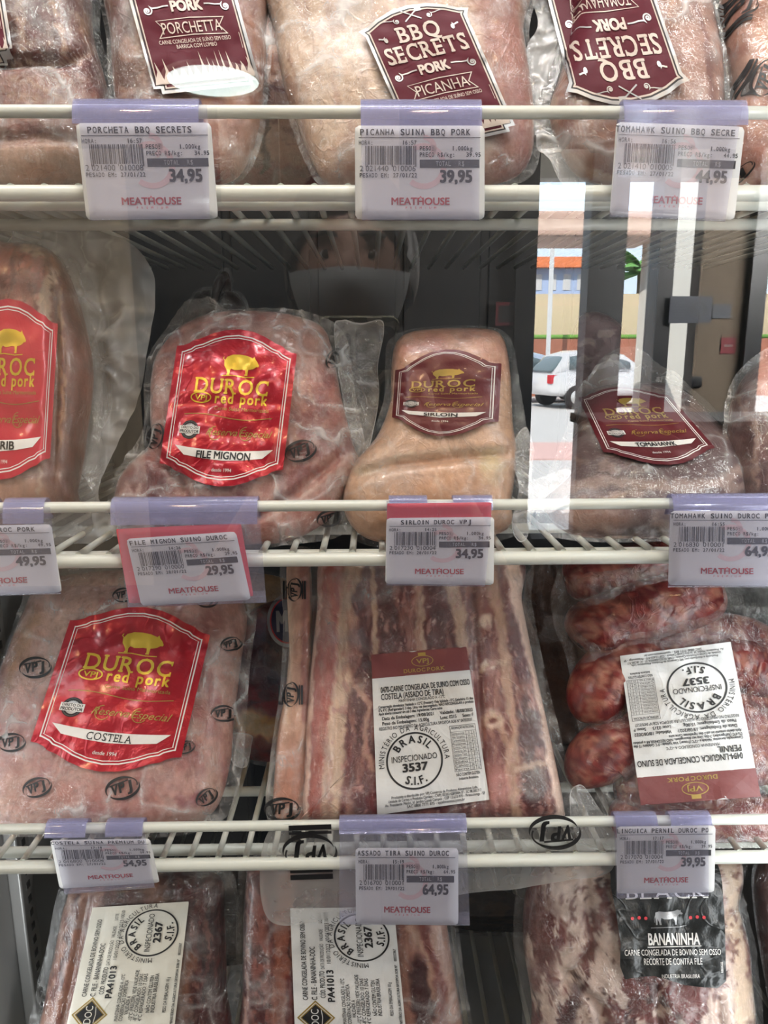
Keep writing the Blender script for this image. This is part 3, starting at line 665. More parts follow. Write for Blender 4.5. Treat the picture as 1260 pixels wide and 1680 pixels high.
# ------------------------------------------------------------------ setting: the freezer
def zrow(y, Y=0.): return float(at(630, y, Y)[2])
XL, XR, YB = -.335, .41, .47
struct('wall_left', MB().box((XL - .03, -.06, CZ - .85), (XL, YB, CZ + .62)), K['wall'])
struct('wall_right', MB().box((XR, -.06, CZ - .85), (XR + .03, YB, CZ + .62)), K['liner_shaded'])
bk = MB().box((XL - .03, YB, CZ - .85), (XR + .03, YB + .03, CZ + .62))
for i in range(7): bk.box((XL + .06 + i * .105, YB - .004, CZ - .8), (XL + .155 + i * .105, YB, CZ + .6), bev=.0015)
struct('wall_back', bk, K['back'])
struct('ceiling', MB().box((XL - .03, -.06, CZ + .62), (XR + .03, YB + .03, CZ + .66)), K['wall'])
struct('floor', MB().box((XL - .03, -.06, CZ - .9), (XR + .03, YB + .03, CZ - .85)), K['wall'])
struct('door_1', MB().box((XL - .02, YG - .002, CZ - .8), (XR + .02, YG + .002, CZ + .6)), K['glass'])
up = thing('slotted_upright', 'pale slotted steel upright on the left freezer wall', 'shelf upright', (XL + .012, .124, CZ - .85))
m = MB().box((XL, .112, CZ - .85), (XL + .012, .136, CZ + .6), bev=.002); m.build('channel', K['steel'], up, False)
m = MB()
for i in range(96): m.box((XL + .0121, .121, CZ - .84 + i * .0148), (XL + .0126, .127, CZ - .833 + i * .0148))
m.build('slot_row', K['dark'], up, False)

SHELF_Z = []
wire_me = None
def wire_shelf(label, yt, yl, dz=None):
    """top rail seen at row yt, lower front bar at row yl"""
    global wire_me
    zt = zrow(yt) if dz is None else dz[0]; zl = zrow(yl) if dz is None else dz[1]
    t = thing('wire_shelf', label, 'shelf', (0, 0, zl), 'white wire freezer shelves')
    x0, x1 = XL + .002, XR - .002
    MB().tube([(x0, 0, zt), (0, 0, zt), (x1, 0, zt)], .0037, 14).build('top_rail', K['rail'], t)
    MB().tube([(x0, 0, zl), (0, 0, zl), (x1, 0, zl)], .0047, 14).build('front_bar', K['rail'], t)
    zw = zl + .0038
    for y in (.02, .097):
        MB().tube([(x0, y, zw - .0062), (0, y, zw - .0062), (x1, y, zw - .0062)], .0042, 12).build('cross_bar', K['rail'], t)
    for s in (x0 + .004, x1 - .004):
        MB().tube([(s, 0, zt), (s, .004, (zt + zl) / 2), (s, 0, zl)], .003, 10).build('end_post', K['rail'], t)
    n = 36; first = None
    for i in range(n):
        x = x0 + .012 + i * (x1 - x0 - .024) / (n - 1)
        if wire_me is None:
            o = MB().tube([(0, .001, zw), (0, .02, zw), (0, .2, zw), (0, .43, zw)], .0024, 8).build('wire', K['rail'], t); wire_me = o.data
            o.location.x = x; wz = zw - zl
        else:
            o = bpy.data.objects.new('wire', wire_me); COL.objects.link(o); o.parent = t; o.location.x = x
    SHELF_Z.append(zw + .0024); return t
wire_shelf('top white wire shelf holding the wine-labelled pork packs', 184, 317)
wire_shelf('middle white wire shelf holding the crest-labelled pork packs', 829, 917)
wire_shelf('lower white wire shelf holding ribs and sausages', 1352, 1414)
dz3 = 2 * zrow(1352) - zrow(829) - .045, 2 * zrow(1414) - zrow(917) - .045
wire_shelf('lowest wire shelf under the bottom beef packs', 0, 0, dz3)

# ------------------------------------------------------------------ packs of meat
def smooth01(a, b, x):
    t = np.clip((x - a) / (b - a + 1e-9), 0, 1); return t * t * (3 - 2 * t)
ALB = .76
def C8(c):
    v = lin(c); g = v.mean(); return np.clip((g + (v - g) * 1.30) * ALB * np.array([1.0, .965, 1.03]), .004, .93)
def seg_dist(x, y, pts):
    P = np.array(pts, float); d = np.full(x.shape, 1e9)
    for a, b in zip(P[:-1], P[1:]):
        ab = b - a; t = np.clip(((x - a[0]) * ab[0] + (y - a[1]) * ab[1]) / (ab @ ab + 1e-9), 0, 1)
        d = np.minimum(d, np.hypot(x - a[0] - t * ab[0], y - a[1] - t * ab[1]))
    return d
def paint(px, py, base, ops, warp=6., seed=0):
    x = px + warp * fbm(px / 26., py / 26., seed + 50) + warp * .5 * vnoise(px / 7., py / 7., seed + 60)
    y = py + warp * fbm(px / 26., py / 26., seed + 70) + warp * .5 * vnoise(px / 7., py / 7., seed + 80)
    col = np.repeat(C8(base)[None], len(px), 0)
    for op in ops:
        k, c = op[0], C8(op[1]); a = 1.
        if k == 'l':
            w = op[3]; so = op[4] if len(op) > 4 else .5; a = op[5] if len(op) > 5 else 1.
            mk = 1 - smooth01(w / 2 * (1 - so), w / 2 * (1 + so), seg_dist(x, y, op[2]))
        elif k == 'b':
            cx, cy, rx, ry = op[2][:4]; rot = math.radians(op[2][4] if len(op[2]) > 4 else 0); so = op[3] if len(op) > 3 else .35; a = op[4] if len(op) > 4 else 1.
            dx, dy = x - cx, y - cy; u = dx * math.cos(rot) + dy * math.sin(rot); v = -dx * math.sin(rot) + dy * math.cos(rot)
            mk = 1 - smooth01(1 - so, 1 + so, np.hypot(u / rx, v / ry))
        elif k == 'n':
            sx, sy = op[2]; th, so, a = op[3], op[4], op[5]; rot = math.radians(op[6] if len(op) > 6 else 0)
            u = x * math.cos(rot) + y * math.sin(rot); v = -x * math.sin(rot) + y * math.cos(rot)
            mk = smooth01(th - so, th + so, fbm(u / sx, v / sy, seed + int(sx * 7 + sy * 3), 4))
        elif k == 'g':
            (x0, y0), (x1, y1) = op[2], op[3]; d = np.array([x1 - x0, y1 - y0], float); a = op[4] if len(op) > 4 else 1.
            mk = smooth01(0, 1, ((x - x0) * d[0] + (y - y0) * d[1]) / (d @ d))
        col = col + (c - col) * (mk * a)[:, None]
    return col
FLOOR = [-9.]
class Pack:
    def __init__(s, name, label, cat, plane, outline, T, p=4., back=.7, lump=(.003, .03), seed=1, centre=None, base=(190, 130, 120), ops=(), warp=6., m='meat', nt=240, nr=64, group=None, part='meat', grooves=(), gain=1., con=1.15):
        s.pl = plane; s.seed = seed; s.T = T; s.p = p; s.lump = lump; s.grooves = grooves
        O = catmull(outline, 400); u, v = plane.uv(O[:, 0], O[:, 1]); P = resample(np.stack([u, v], 1), nt)
        s.P = P; s.c = P.mean(0) if centre is None else np.array([float(q) for q in plane.uv(*centre)])
        d = P - s.c; th = np.arctan2(d[:, 1], d[:, 0]); r = np.hypot(d[:, 0], d[:, 1]); k = np.argsort(th); s.th, s.r = th[k], r[k]
        W3 = plane.xyz(P[:, 0], P[:, 1]); j = W3[:, 2].argmin(); s.root = thing(name, label, cat, (W3[:, 0].mean(), W3[j, 1], max(W3[j, 2] - .002, FLOOR[0])), group)
        if part:
            Q, f, t = polar(P, s.c, nr); h = s.h(Q[:, 0], Q[:, 1], t)
            V1 = plane.xyz(Q[:, 0], Q[:, 1], h); nb = len(Q) - nt
            Qb, tb = Q[:nb], t[:nb]; V2 = plane.xyz(Qb[:, 0], Qb[:, 1], -back * T * np.sqrt(np.maximum(0, 1 - tb ** p)))
            V = np.concatenate([V1, V2]); V[:, 2] = np.maximum(V[:, 2], FLOOR[0] + .001); n1 = len(Q)
            mp = lambda i: i + n1 if i < nb else i
            f2 = [tuple(mp(i) for i in reversed(q)) for q in f]
            px, py = project(V1); c1 = paint(px, py, base, ops, warp, seed); lm = c1.mean(1, keepdims=True); c1 = np.minimum(c1 * (lm / .33) ** (con - 1) * gain, .93); col = np.concatenate([c1, c1[:nb]])
            mesh(part, V, f + f2, K[m], s.root, True, None, col)
    def t_of(s, u, v):
        du, dv = u - s.c[0], v - s.c[1]; th = np.arctan2(dv, du)
        return np.hypot(du, dv) / np.interp(th, s.th, s.r, period=2 * np.pi)
    def h(s, u, v, t=None):
        if t is None: t = s.t_of(u, v)
        tt = np.minimum(t, 1); h = s.T * np.sqrt(np.maximum(0, 1 - tt ** s.p))
        a, sc = s.lump; h = h + a * fbm(u / sc, v / sc, s.seed, 3) * (1 - tt ** 3)
        if len(s.grooves):
            px, py = project(s.pl.xyz(u, v, np.minimum(h, s.T)))
            for pts, w, dp in s.grooves: h = h - dp * np.exp(-(seg_dist(px, py, pts) / w) ** 2) * (1 - tt ** 6)
        return h
    def hf(s, u, v):
        """where the film lies"""
        t = s.t_of(u, v); return s.h(u, v, np.minimum(t, 1.)) + .0014 - .004 * np.clip((t - 1) * 3, 0, 1)
    def film(s, outline, m='film', wr=.0006, fl=.004, nt=320, nr=100, name='film', sc=.02, seed=None, lift=0., flat=None, dense=.55):
        sd = s.seed + 7 if seed is None else seed
        O = catmull(outline, 500); u, v = s.pl.uv(O[:, 0], O[:, 1]); P = resample(np.stack([u, v], 1), nt)
        Q, f, t = polar(P, s.c, nr); u, v = Q[:, 0], Q[:, 1]; tm = s.t_of(u, v); out = np.clip((tm - 1) * 5, 0, 1)
        wu, wv = u + .35 * sc * fbm(u / sc, v / sc, sd + 20), v + .35 * sc * fbm(u / sc, v / sc, sd + 30)
        rg = np.maximum(ridge(wu / sc, wv / sc, sd), 0) ** 1.6
        gate = np.clip(dense + 1.1 * fbm(u / .04, v / .04, sd + 40, 2), 0, 1); rg = rg * gate
        h = (s.hf(u, v) if flat is None else np.full(u.shape, flat)) + lift + (rg - .1) * wr * 1.6 * (1 + 2 * out) + fl * out * fbm(u / .03, v / .03, sd + 3, 3)
        V = s.pl.xyz(u, v, h); V[:, 2] = np.maximum(V[:, 2], FLOOR[0] - .004)
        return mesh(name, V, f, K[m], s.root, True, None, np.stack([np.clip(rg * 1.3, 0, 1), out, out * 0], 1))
    def pts(s, px, py, off):
        px = np.asarray(px, float); py = np.asarray(py, float)
        u, v = s.pl.uv(px, py, s.T)
        for _ in range(2):
            h = s.hf(u, v) + off; u, v = s.pl.uv(px, py, h)
        h = s.hf(u, v) + off
        return s.pl.xyz(u, v, h)
    def sticker(s, name, quad, w, h, art, outline, mats, off=.0016, L=3., label=None, ripple=0., flat=None):
        H = homog(quad, w, h)
        def mp(x, y, l):
            px, py = H(np.asarray(x, float), np.asarray(y, float)); o = off + l * .0002
            if ripple: o = o + ripple * fbm(np.asarray(x) / 22., np.asarray(y) / 22., s.seed + 11, 2)
            return s.pts(px, py, o)
        return sticker(name, s.root, mp, [K[q] for q in mats], art, outline, L=L, label=label)
    def logo(s, px, py, size, rot=0, bars=False, off=.0007, sq=1.):
        """printed mark on the film, 24 units wide = size pixels"""
        a = Art(); a.add(vpj_logo(bars), 0, 0, 1, rot)
        k = size / 24.
        def mp(x, y, l): return s.pts(px + np.asarray(x) * k, py - np.asarray(y) * k * sq, off + .0001 * l)
        return sticker('film_print', s.root, mp, [K['print']], a, None, L=2.5)
def flap(root, plane, outline, m, wr=.002, seed=3, name='film_flap', nt=160, nr=40, sc=.03, curl=0.):
    O = catmull(outline, 400); u, v = plane.uv(O[:, 0], O[:, 1]); P = resample(np.stack([u, v], 1), nt)
    Q, f, t = polar(P, P.mean(0), nr); u, v = Q[:, 0], Q[:, 1]
    h = wr * fbm(u / sc, v / sc, seed, 3) + wr * .8 * ridge(u / sc * 1.4, v / sc * 1.4, seed + 1) + curl * t ** 3 * np.sin(np.arctan2(v - P.mean(0)[1], u - P.mean(0)[0]) * 2)
    rg = np.maximum(ridge(u / sc * 1.4, v / sc * 1.4, seed + 1), 0) ** 2
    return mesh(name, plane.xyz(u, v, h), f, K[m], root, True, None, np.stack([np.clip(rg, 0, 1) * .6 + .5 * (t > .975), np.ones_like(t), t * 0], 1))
CRM = ['red_foil', 'gold', 'white_ink', 'print', 'gold_dark', 'silver']
def crest_label(pk, quad, name, font='sans', base='red_foil', ar=1., dim=False, ripple=.0012, label=None, off=.0022):
    a, o = crest_art(name, ar, font); mt = list(CRM); mt[0] = base
    if dim: mt[1] = 'gold_dark'
    return pk.sticker('crest_label', quad, 100, 90, a, o, mt, ripple=ripple, label=label, off=off)
def bbq_label(pk, quad, name, s1, s2='', wname=52, label=None, ripple=.001):
    a, o = bbq_art(name, s1, s2, wname)
    return pk.sticker('wine_label', quad, 100, 134, a, o, ['wine', 'cream_ink', 'silver', 'print'], ripple=ripple, label=label, off=.0030)

# ------------------------------------------------------------------ price tags
PT = Plane(630, 600, -.0095, 0)
def price_tag(label, card, sleeve, clips, title, hora, code, kg, total, date, red=None, lean=-3.):
    """card, sleeve, red = pixel corners TL TR BR BL; clips = pixel spans on the rail: (x0, x1, ytop, ybottom)"""
    cx = np.mean([q[0] for q in sleeve]); cy = np.mean([q[1] for q in sleeve])
    pl = Plane(sleeve[0][0], sleeve[0][1], -.0085, lean); 
    tl = at(cx, sleeve[0][1], -.0085)
    t = thing('price_tag', label, 'price tag', tl, 'price tags clipped to the shelf rails')
    def mapq(quad, w, h, off):
        H = homog(quad, w, h)
        def mp(x, y, l):
            px, py = H(np.asarray(x, float), np.asarray(y, float)); hh = off + l * .00012
            u, v = pl.uv(px, py, hh); return pl.xyz(u, v, hh)
        return mp
    def rr(w, h, r):
        out = []
        for cx_, cy_, a0 in ((w - r, r, -90), (w - r, h - r, 0), (r, h - r, 90), (r, r, 180)):
            for a in np.radians(np.linspace(a0, a0 + 90, 6)): out.append((cx_ + r * math.cos(a), cy_ + r * math.sin(a)))
        return out
    if red is not None: sticker('red_backing_card', t, mapq(red, 100, 72, .0008), [K['red_card']], Art(), rr(100, 72, .6), nr=3, nt=96, thick=4.)
    a = price_art(title, hora, code, kg, total, date)
    sticker('price_card', t, mapq(card, 100, 72, .0016), [K['card'], K['grey_ink'], K['pale_pink'], K['red_ink'], K['card']], a, rr(100, 72, 3.2), nr=3, nt=96, thick=5., L=200)
    # clear sleeve in front of the card, folded lip along the bottom
    H = homog(sleeve, 1, 1); m = MB()
    g = []
    for y, off in ((1.0, .0030), (.5, .0030), (.06, .0030), (.03, .0036), (.0, .0030), (-.005, .0012), (.01, -.0006), (.12, -.0008)):
        for x in np.linspace(0, 1, 7):
            px, py = H(x, y); u, v = pl.uv(px, py, off); g.append(pl.xyz(u, v, off))
    f = [(r * 7 + i, r * 7 + i + 1, (r + 1) * 7 + i + 1, (r + 1) * 7 + i) for r in range(7) for i in range(6)]
    mesh('clear_sleeve', g, f, K['lilac'], t, True)
    for x0, x1, ya, yb in clips:
        A = at(x0, (ya + yb) / 2, 0.); B = at(x1, (ya + yb) / 2, 0.); zr = None
        zt = at(x0, ya, -.006)[2]; zb = at(x0, yb, -.0095)[2]
        zc = CLIPZ(ya)
        prof = [(-.0084, zb), (-.0072, zc - .002), (-.0058, zc + .0015)] + [(.0055 * math.cos(q), zc + .0005 + .0055 * math.sin(q)) for q in np.linspace(math.pi * .92, 0, 9)] + [(.0054, zc - .006), (.0068, zc - .009)]
        V = [(X, y, z) for X in (A[0], B[0]) for y, z in prof]; k = len(prof)
        V += [(X, y - .0007 if y < 0 else y + .0007, z + .0007 if z > zc else z) for X in (A[0], B[0]) for y, z in prof]
        f = [(i, i + 1, k + i + 1, k + i) for i in range(k - 1)] + [(2 * k + i, 3 * k + i, 3 * k + i + 1, 2 * k + i + 1) for i in range(k - 1)]
        mesh('clip', V, f, K['lilac_deep'], t, True)
    return t
def CLIPZ(y): return min((zrow(184), zrow(829), zrow(1352)), key=lambda z: abs(z - zrow(y + 10)))
def q(*a): return list(a)
# =================================================================== top shelf
FLOOR[0] = SHELF_Z[0] - .002
A = Pack('meat_pack', 'dark marbled meat pack folded over, at the far left of the top shelf', 'meat pack', Plane(60, 290, .05, 14),
    [(-70, -70), (60, -80), (136, -70), (150, 50), (166, 110), (182, 185), (168, 270), (120, 300), (-70, 304)], .026, 6, gain=0.66, seed=3, centre=(60, 120),
    base=(132, 84, 72), warp=9, m='meatv', ops=[
        ('n', (176, 136, 116), (14, 90), .1, .2, .55), ('n', (92, 52, 46), (10, 60), .2, .15, .6), ('l', (200, 165, 135), [(28, -60), (38, 95)], 14, .7, .6), ('l', (196, 160, 135), [(82, -60), (104, 95)], 9, .6, .9), ('l', (205, 172, 145), [(122, -60), (150, 90)], 12, .6, .9),
        ('l', (70, 40, 36), [(60, 20), (80, 95)], 26, .8, .6),
        ('b', (186, 134, 118), (70, 170, 130, 58), .3, .85), ('n', (128, 70, 66), (46, 14), .12, .15, .7, 25), ('l', (214, 180, 158), [(20, 130), (80, 145), (140, 190)], 8, .6, .7), ('l', (210, 175, 150), [(-10, 150), (70, 165), (110, 175)], 7, .6, .6),
        ('l', (216, 186, 164), [(-60, 112), (100, 104), (152, 90)], 8, .4, .9), ('b', (222, 188, 164), (60, 270, 120, 42), .4, .9), ('b', (205, 150, 120), (70, 285, 40, 14), .5, .7), ('l', (110, 62, 60), [(150, 95), (175, 175)], 14, .6, .7)],
    grooves=[([(-60, 106), (100, 98), (160, 84)], 9, .008), ([(-60, 232), (60, 222), (170, 236)], 12, .004)])
A.film([(-90, -90), (140, -90), (166, 60), (182, 110), (200, 190), (186, 280), (130, 308), (-90, 310)], 'film_crinkle', .001)
bbq_label(A, q((-186, -110), (-14, -130), (22, 96), (-150, 116)), 'COPA', 'CARNE CONGELADA DE SUÍNO SEM OSSO')

B = Pack('meat_pack', 'golden brown pork pack, wine label with flames under a lamp glare', 'meat pack', Plane(300, 296, .045, 14),
    [(186, -80), (420, -80), (436, 60), (432, 140), (424, 210), (402, 272), (370, 300), (300, 304), (225, 298), (196, 200), (186, 80)], .022, 5, gain=0.72, seed=5, base=(186, 134, 110), warp=8, ops=[
        ('l', (104, 60, 34), [(190, -60), (206, 90), (220, 180)], 50, .7, .9), ('l', (150, 96, 50), [(214, -50), (238, 100)], 10, .6, .7), ('n', (214, 170, 146), (30, 30), .2, .2, .5), ('b', (206, 156, 138), (385, 240, 50, 60), .5, .9), ('b', (150, 66, 66), (340, 292, 60, 16), .5, .8), ('n', (150, 84, 78), (18, 44), .25, .15, .5)])  # gold streak along the brown left edge paints a warm lamp glint
B.film([(180, -90), (430, -90), (446, 60), (440, 160), (430, 230), (408, 284), (370, 308), (290, 309), (215, 304), (186, 200), (176, 80)], 'film_crinkle', .0009)
bbq_label(B, q((188, -92), (362, -98), (424, 128), (252, 146)), 'PORCHETTA', 'CARNE CONGELADA DE SUÍNO SEM OSSO', 'BARRIGA COM LOMBO', 56)

B2 = Pack('meat_pack', 'plain pink meat pack standing deep behind the second top shelf pack', 'meat pack', Plane(470, 300, .17, 6),
    [(400, -20), (560, -20), (570, 150), (560, 300), (480, 318), (390, 316), (385, 200)], .02, 6, seed=8, base=(196, 150, 130), warp=8, ops=[('b', (150, 72, 74), (460, 292, 90, 30), .4, .95), ('n', (120, 50, 56), (30, 10), .15, .15, .6), ('l', (96, 56, 44), [(436, 60), (437, 280)], 10, .4, .9)])
B2.film([(390, -30), (570, -30), (580, 150), (570, 305), (480, 324), (380, 322), (375, 200)], 'film', .0006)

D0 = Pack('meat_pack', 'cream fat-capped pork pack with a tilted wine label on the top shelf', 'meat pack', Plane(660, 300, .048, 14),
    [(446, -80), (845, -80), (858, 60), (874, 180), (866, 270), (800, 303), (640, 306), (545, 304), (512, 266), (492, 215), (468, 150), (452, 60)], .024, 5, gain=0.84, seed=9, base=(236, 212, 186), warp=6, ops=[
        ('n', (214, 176, 150), (60, 90), .15, .3, .6), ('l', (178, 124, 110), [(800, -60), (836, 100), (846, 280)], 76, .5, .95), ('n', (150, 92, 84), (12, 60), .2, .15, .35, -10), ('b', (190, 136, 120), (700, 285, 150, 30), .5, .7), ('l', (246, 230, 210), [(560, -60), (600, 120), (650, 280)], 40, .8, .6)])
D0.film([(438, -90), (852, -90), (868, 60), (884, 180), (878, 280), (810, 309), (640, 312), (535, 310), (502, 270), (482, 220), (458, 150), (444, 60)], 'film_crinkle', .0008, sc=.026)
bbq_label(D0, q((589.5, 35.7), (754, -1.2), (844, 205), (680, 241)), 'PICANHA', 'CARNE CONGELADA DE SUÍNO SEM OSSO')

D1 = Pack('meat_pack', 'brown-rimmed pork pack with its wine label upside down on the top shelf', 'meat pack', Plane(1040, 298, .045, 16),
    [(950, -80), (1128, -80), (1156, 0), (1176, 90), (1182, 180), (1174, 270), (1110, 302), (1000, 302), (945, 284), (914, 232), (902, 178), (922, 115), (938, 40)], .024, 4.5, gain=0.74, seed=12, base=(176, 122, 98), warp=7, ops=[
        ('b', (164, 106, 78), (1010, 230, 70, 50), .5, .9), ('l', (222, 190, 162), [(905, 170), (916, 230), (948, 280), (1004, 297), (1120, 298)], 16, .5, .95), ('b', (212, 172, 154), (1150, 110, 40, 170), .5, .95), ('n', (140, 84, 72), (30, 30), .2, .2, .5), ('l', (150, 90, 80), [(1120, -60), (1165, 90), (1170, 250)], 10, .8, .7)])
D1.film([(872, -90), (1140, -90), (1172, 0), (1190, 90), (1198, 190), (1188, 285), (1110, 309), (1000, 309), (930, 304), (900, 262), (880, 236), (876, 180), (860, 110), (868, 66), (884, 30)], 'film_milky', .0012, fl=.006)
bbq_label(D1, q((1130, 153), (943, 169), (879, -82), (1042, -98)), 'TOMAHAWK', 'CARNE CONGELADA DE SUÍNO COM OSSO')

E0 = Pack('meat_pack', 'pale pink pork pack with large black film marks, right end of top shelf', 'meat pack', Plane(1240, 296, .05, 14),
    [(1196, -80), (1330, -80), (1340, 100), (1330, 290), (1260, 304), (1212, 298), (1196, 240), (1204, 160), (1190, 60)], .022, 5, gain=0.8, seed=15, base=(206, 162, 142), warp=7, ops=[
        ('n', (176, 118, 104), (22, 46), .15, .2, .6, 20), ('l', (226, 194, 174), [(1180, 150), (1250, 60), (1300, -10)], 20, .7, .6)])
E0.film([(1150, -90), (1340, -90), (1350, 100), (1340, 300), (1255, 310), (1200, 306), (1186, 240), (1190, 160), (1160, 60)], 'film_loose', .001)
E0.logo(1256, 128, 62, 70, True); E0.logo(1218, 2, 50, -10, True); E0.logo(1224, 272, 36, 30)

# =================================================================== middle shelf
FLOOR[0] = SHELF_Z[1] - .006
G0 = Pack('meat_pack', 'tall rib pack in billowing loose film at the left of the middle shelf', 'meat pack', Plane(20, 838, .045, 14, 8),
    [(-90, 404), (20, 402), (74, 408), (102, 432), (128, 490), (152, 600), (144, 700), (128, 800), (108, 838), (-90, 842)], .028, 6, seed=21, centre=(20, 620), base=(150, 96, 84), warp=7, m='meatv', ops=[
        ('b', (200, 138, 126), (10, 470, 66, 80), .25, .95), ('l', (236, 216, 192), [(40, 402), (76, 418), (88, 450), (72, 486), (70, 560)], 17, .5, .95), ('b', (160, 96, 70), (86, 425, 14, 26, 30), .5, .8), ('l', (116, 70, 62), [(112, 440), (118, 620), (112, 830)], 42, .5, .8),
        ('l', (186, 150, 124), [(97, 470), (102, 650), (92, 820)], 7, .6, .8), ('n', (96, 52, 48), (10, 60), .22, .12, .6), ('b', (212, 176, 154), (20, 812, 70, 30), .5, .9), ('l', (226, 200, 176), [(66, 770), (56, 838)], 7, .5, .9), ('b', (110, 62, 60), (96, 780, 22, 50), .5, .6)],
    grooves=[([(86, 440), (92, 600), (84, 820)], 10, .006)])
G0.film([(-100, 388), (30, 388), (90, 398), (120, 424), (142, 490), (168, 600), (166, 700), (152, 800), (128, 846), (-100, 850)], 'film', .0010, fl=.002)
G0.film([(-100, 336), (60, 352), (150, 366), (212, 392), (246, 436), (251, 484), (242, 560), (222, 640), (188, 716), (160, 776), (158, 820), (184, 858), (170, 886), (90, 896), (-100, 896)], 'film_milky', .0016, fl=.012, name='loose_bag', sc=.03, flat=-.012)
crest_label(G0, q((-72, 529), (95, 531), (82, 752), (-84, 750)), 'RIB', base='pink_foil')

H0 = Pack('dark_bag', 'dark knotted bag standing deep behind the crinkled red-labelled pack', 'bag', Plane(356, 560, .30, 5),
    [(316, 492), (330, 478), (352, 474), (360, 452), (372, 446), (378, 462), (374, 476), (392, 484), (404, 510), (410, 570), (400, 600), (300, 600), (300, 540)], .03, 3, seed=31, base=(52, 30, 32), warp=4, ops=[('n', (96, 58, 56), (14, 30), .2, .1, .7), ('b', (20, 16, 18), (352, 490, 30, 20), .5, .8)], part='bag_body')
H0.film([(312, 488), (328, 472), (350, 468), (358, 446), (374, 440), (384, 460), (380, 474), (398, 482), (410, 510), (416, 572), (404, 606), (296, 606), (294, 540)], 'film', .001)

G1 = Pack('meat_pack', 'crinkled pink pork pack with a bright red crest label, second on the middle shelf', 'meat pack', Plane(390, 884, .036, 25),
    [(250, 620), (262, 580), (296, 540), (350, 517), (420, 513), (488, 521), (534, 544), (550, 600), (562, 660), (580, 730), (592, 772), (566, 812), (540, 852), (480, 886), (420, 893), (330, 893), (240, 888), (196, 862), (190, 812), (206, 776), (246, 738), (248, 680)], .024, 3.4, gain=0.82, con=1.3, seed=23, lump=(.006, .03), centre=(395, 715),
    base=(198, 142, 130), warp=8, ops=[
        ('n', (160, 90, 90), (40, 40), .05, .22, .75), ('n', (222, 184, 170), (26, 40), .25, .12, .7), ('b', (214, 172, 154), (480, 560, 80, 50), .6, .8), ('b', (140, 66, 72), (236, 830, 56, 70), .4, .9), ('b', (134, 58, 70), (370, 880, 110, 56), .4, .9), ('l', (206, 148, 132), [(430, 880), (520, 812), (586, 770)], 54, .4, .9), ('l', (226, 196, 180), [(440, 852), (520, 800), (580, 760)], 6, .6, .8), ('n', (232, 204, 190), (12, 26), .3, .1, .5)],
    grooves=[([(420, 850), (500, 796), (560, 745)], 8, .006), ([(300, 800), (330, 890)], 7, .004), ([(250, 740), (300, 790)], 9, .005)])
G1.film([(236, 640), (246, 580), (280, 528), (310, 494), (350, 492), (370, 508), (430, 506), (500, 512), (546, 530), (570, 560), (584, 650), (600, 730), (612, 780), (590, 830), (560, 876), (500, 892), (420, 900), (320, 900), (220, 894), (184, 872), (176, 830), (184, 790), (214, 744), (236, 700)], 'film_crinkle', .0026, fl=.006, sc=.018, dense=.95)
crest_label(G1, q((290.5, 567), (487, 580.5), (464, 771), (262, 760)), 'FILE MIGNON', off=.0052)
for x, y, sz, r, b in ((254, 716, 40, 80, True), (492, 740, 50, 20, False), (548, 588, 34, 60, False), (206, 852, 34, 10, False), (540, 850, 40, 15, False)): G1.logo(x, y, sz, r, b)
flap(G1.root, Plane(585, 740, .075, 20), [(548, 540), (562, 526), (590, 530), (624, 524), (630, 545), (620, 600), (622, 650), (612, 710), (596, 760), (576, 720), (560, 640)], 'film_loose', .003, 5)

I0 = Pack('meat_pack', 'cream pork block with a small maroon crest label, right of the red-labelled pack', 'meat pack', Plane(700, 882, .036, 22),
    [(652, 562), (692, 546), (790, 544), (824, 560), (836, 620), (840, 700), (846, 750), (838, 820), (826, 872), (700, 892), (604, 884), (564, 836), (576, 772), (616, 722), (640, 660), (642, 600)], .030, 5, seed=25, lump=(.003, .05), centre=(715, 735), base=(228, 196, 168), warp=6, ops=[
        ('b', (200, 150, 138), (740, 580, 100, 46), .5, .9), ('l', (176, 122, 108), [(680, 580), (740, 572), (820, 590)], 10, .7, .7), ('l', (242, 224, 196), [(586, 772), (660, 752), (760, 740), (826, 736)], 14, .6, .95), ('b', (214, 174, 142), (730, 800, 90, 30), .6, .7), ('b', (232, 216, 176), (806, 765, 20, 26), .5, .8), ('n', (228, 192, 164), (50, 30), .15, .3, .6), ('l', (236, 208, 180), [(716, 780), (736, 870)], 6, .7, .7)],
    grooves=[([(580, 778), (660, 760), (760, 748), (830, 744)], 9, .007)])
I0.film([(640, 556), (690, 538), (795, 536), (836, 556), (852, 620), (862, 690), (872, 740), (862, 790), (850, 840), (838, 882), (700, 900), (594, 892), (556, 842), (566, 768), (606, 716), (630, 655), (632, 596)], 'film', .0008, fl=.005)
crest_label(I0, q((648.6, 607), (823, 596), (818, 692), (643, 685)), 'SIRLOIN', base='maroon', ar=1.9, dim=True, ripple=.0008)
flap(I0.root, Plane(870, 810, .03, 30), [(840, 860), (850, 800), (838, 740), (862, 700), (876, 740), (868, 790), (924, 772), (932, 784), (880, 832), (866, 880), (850, 888)], 'film_loose', .005, 9)

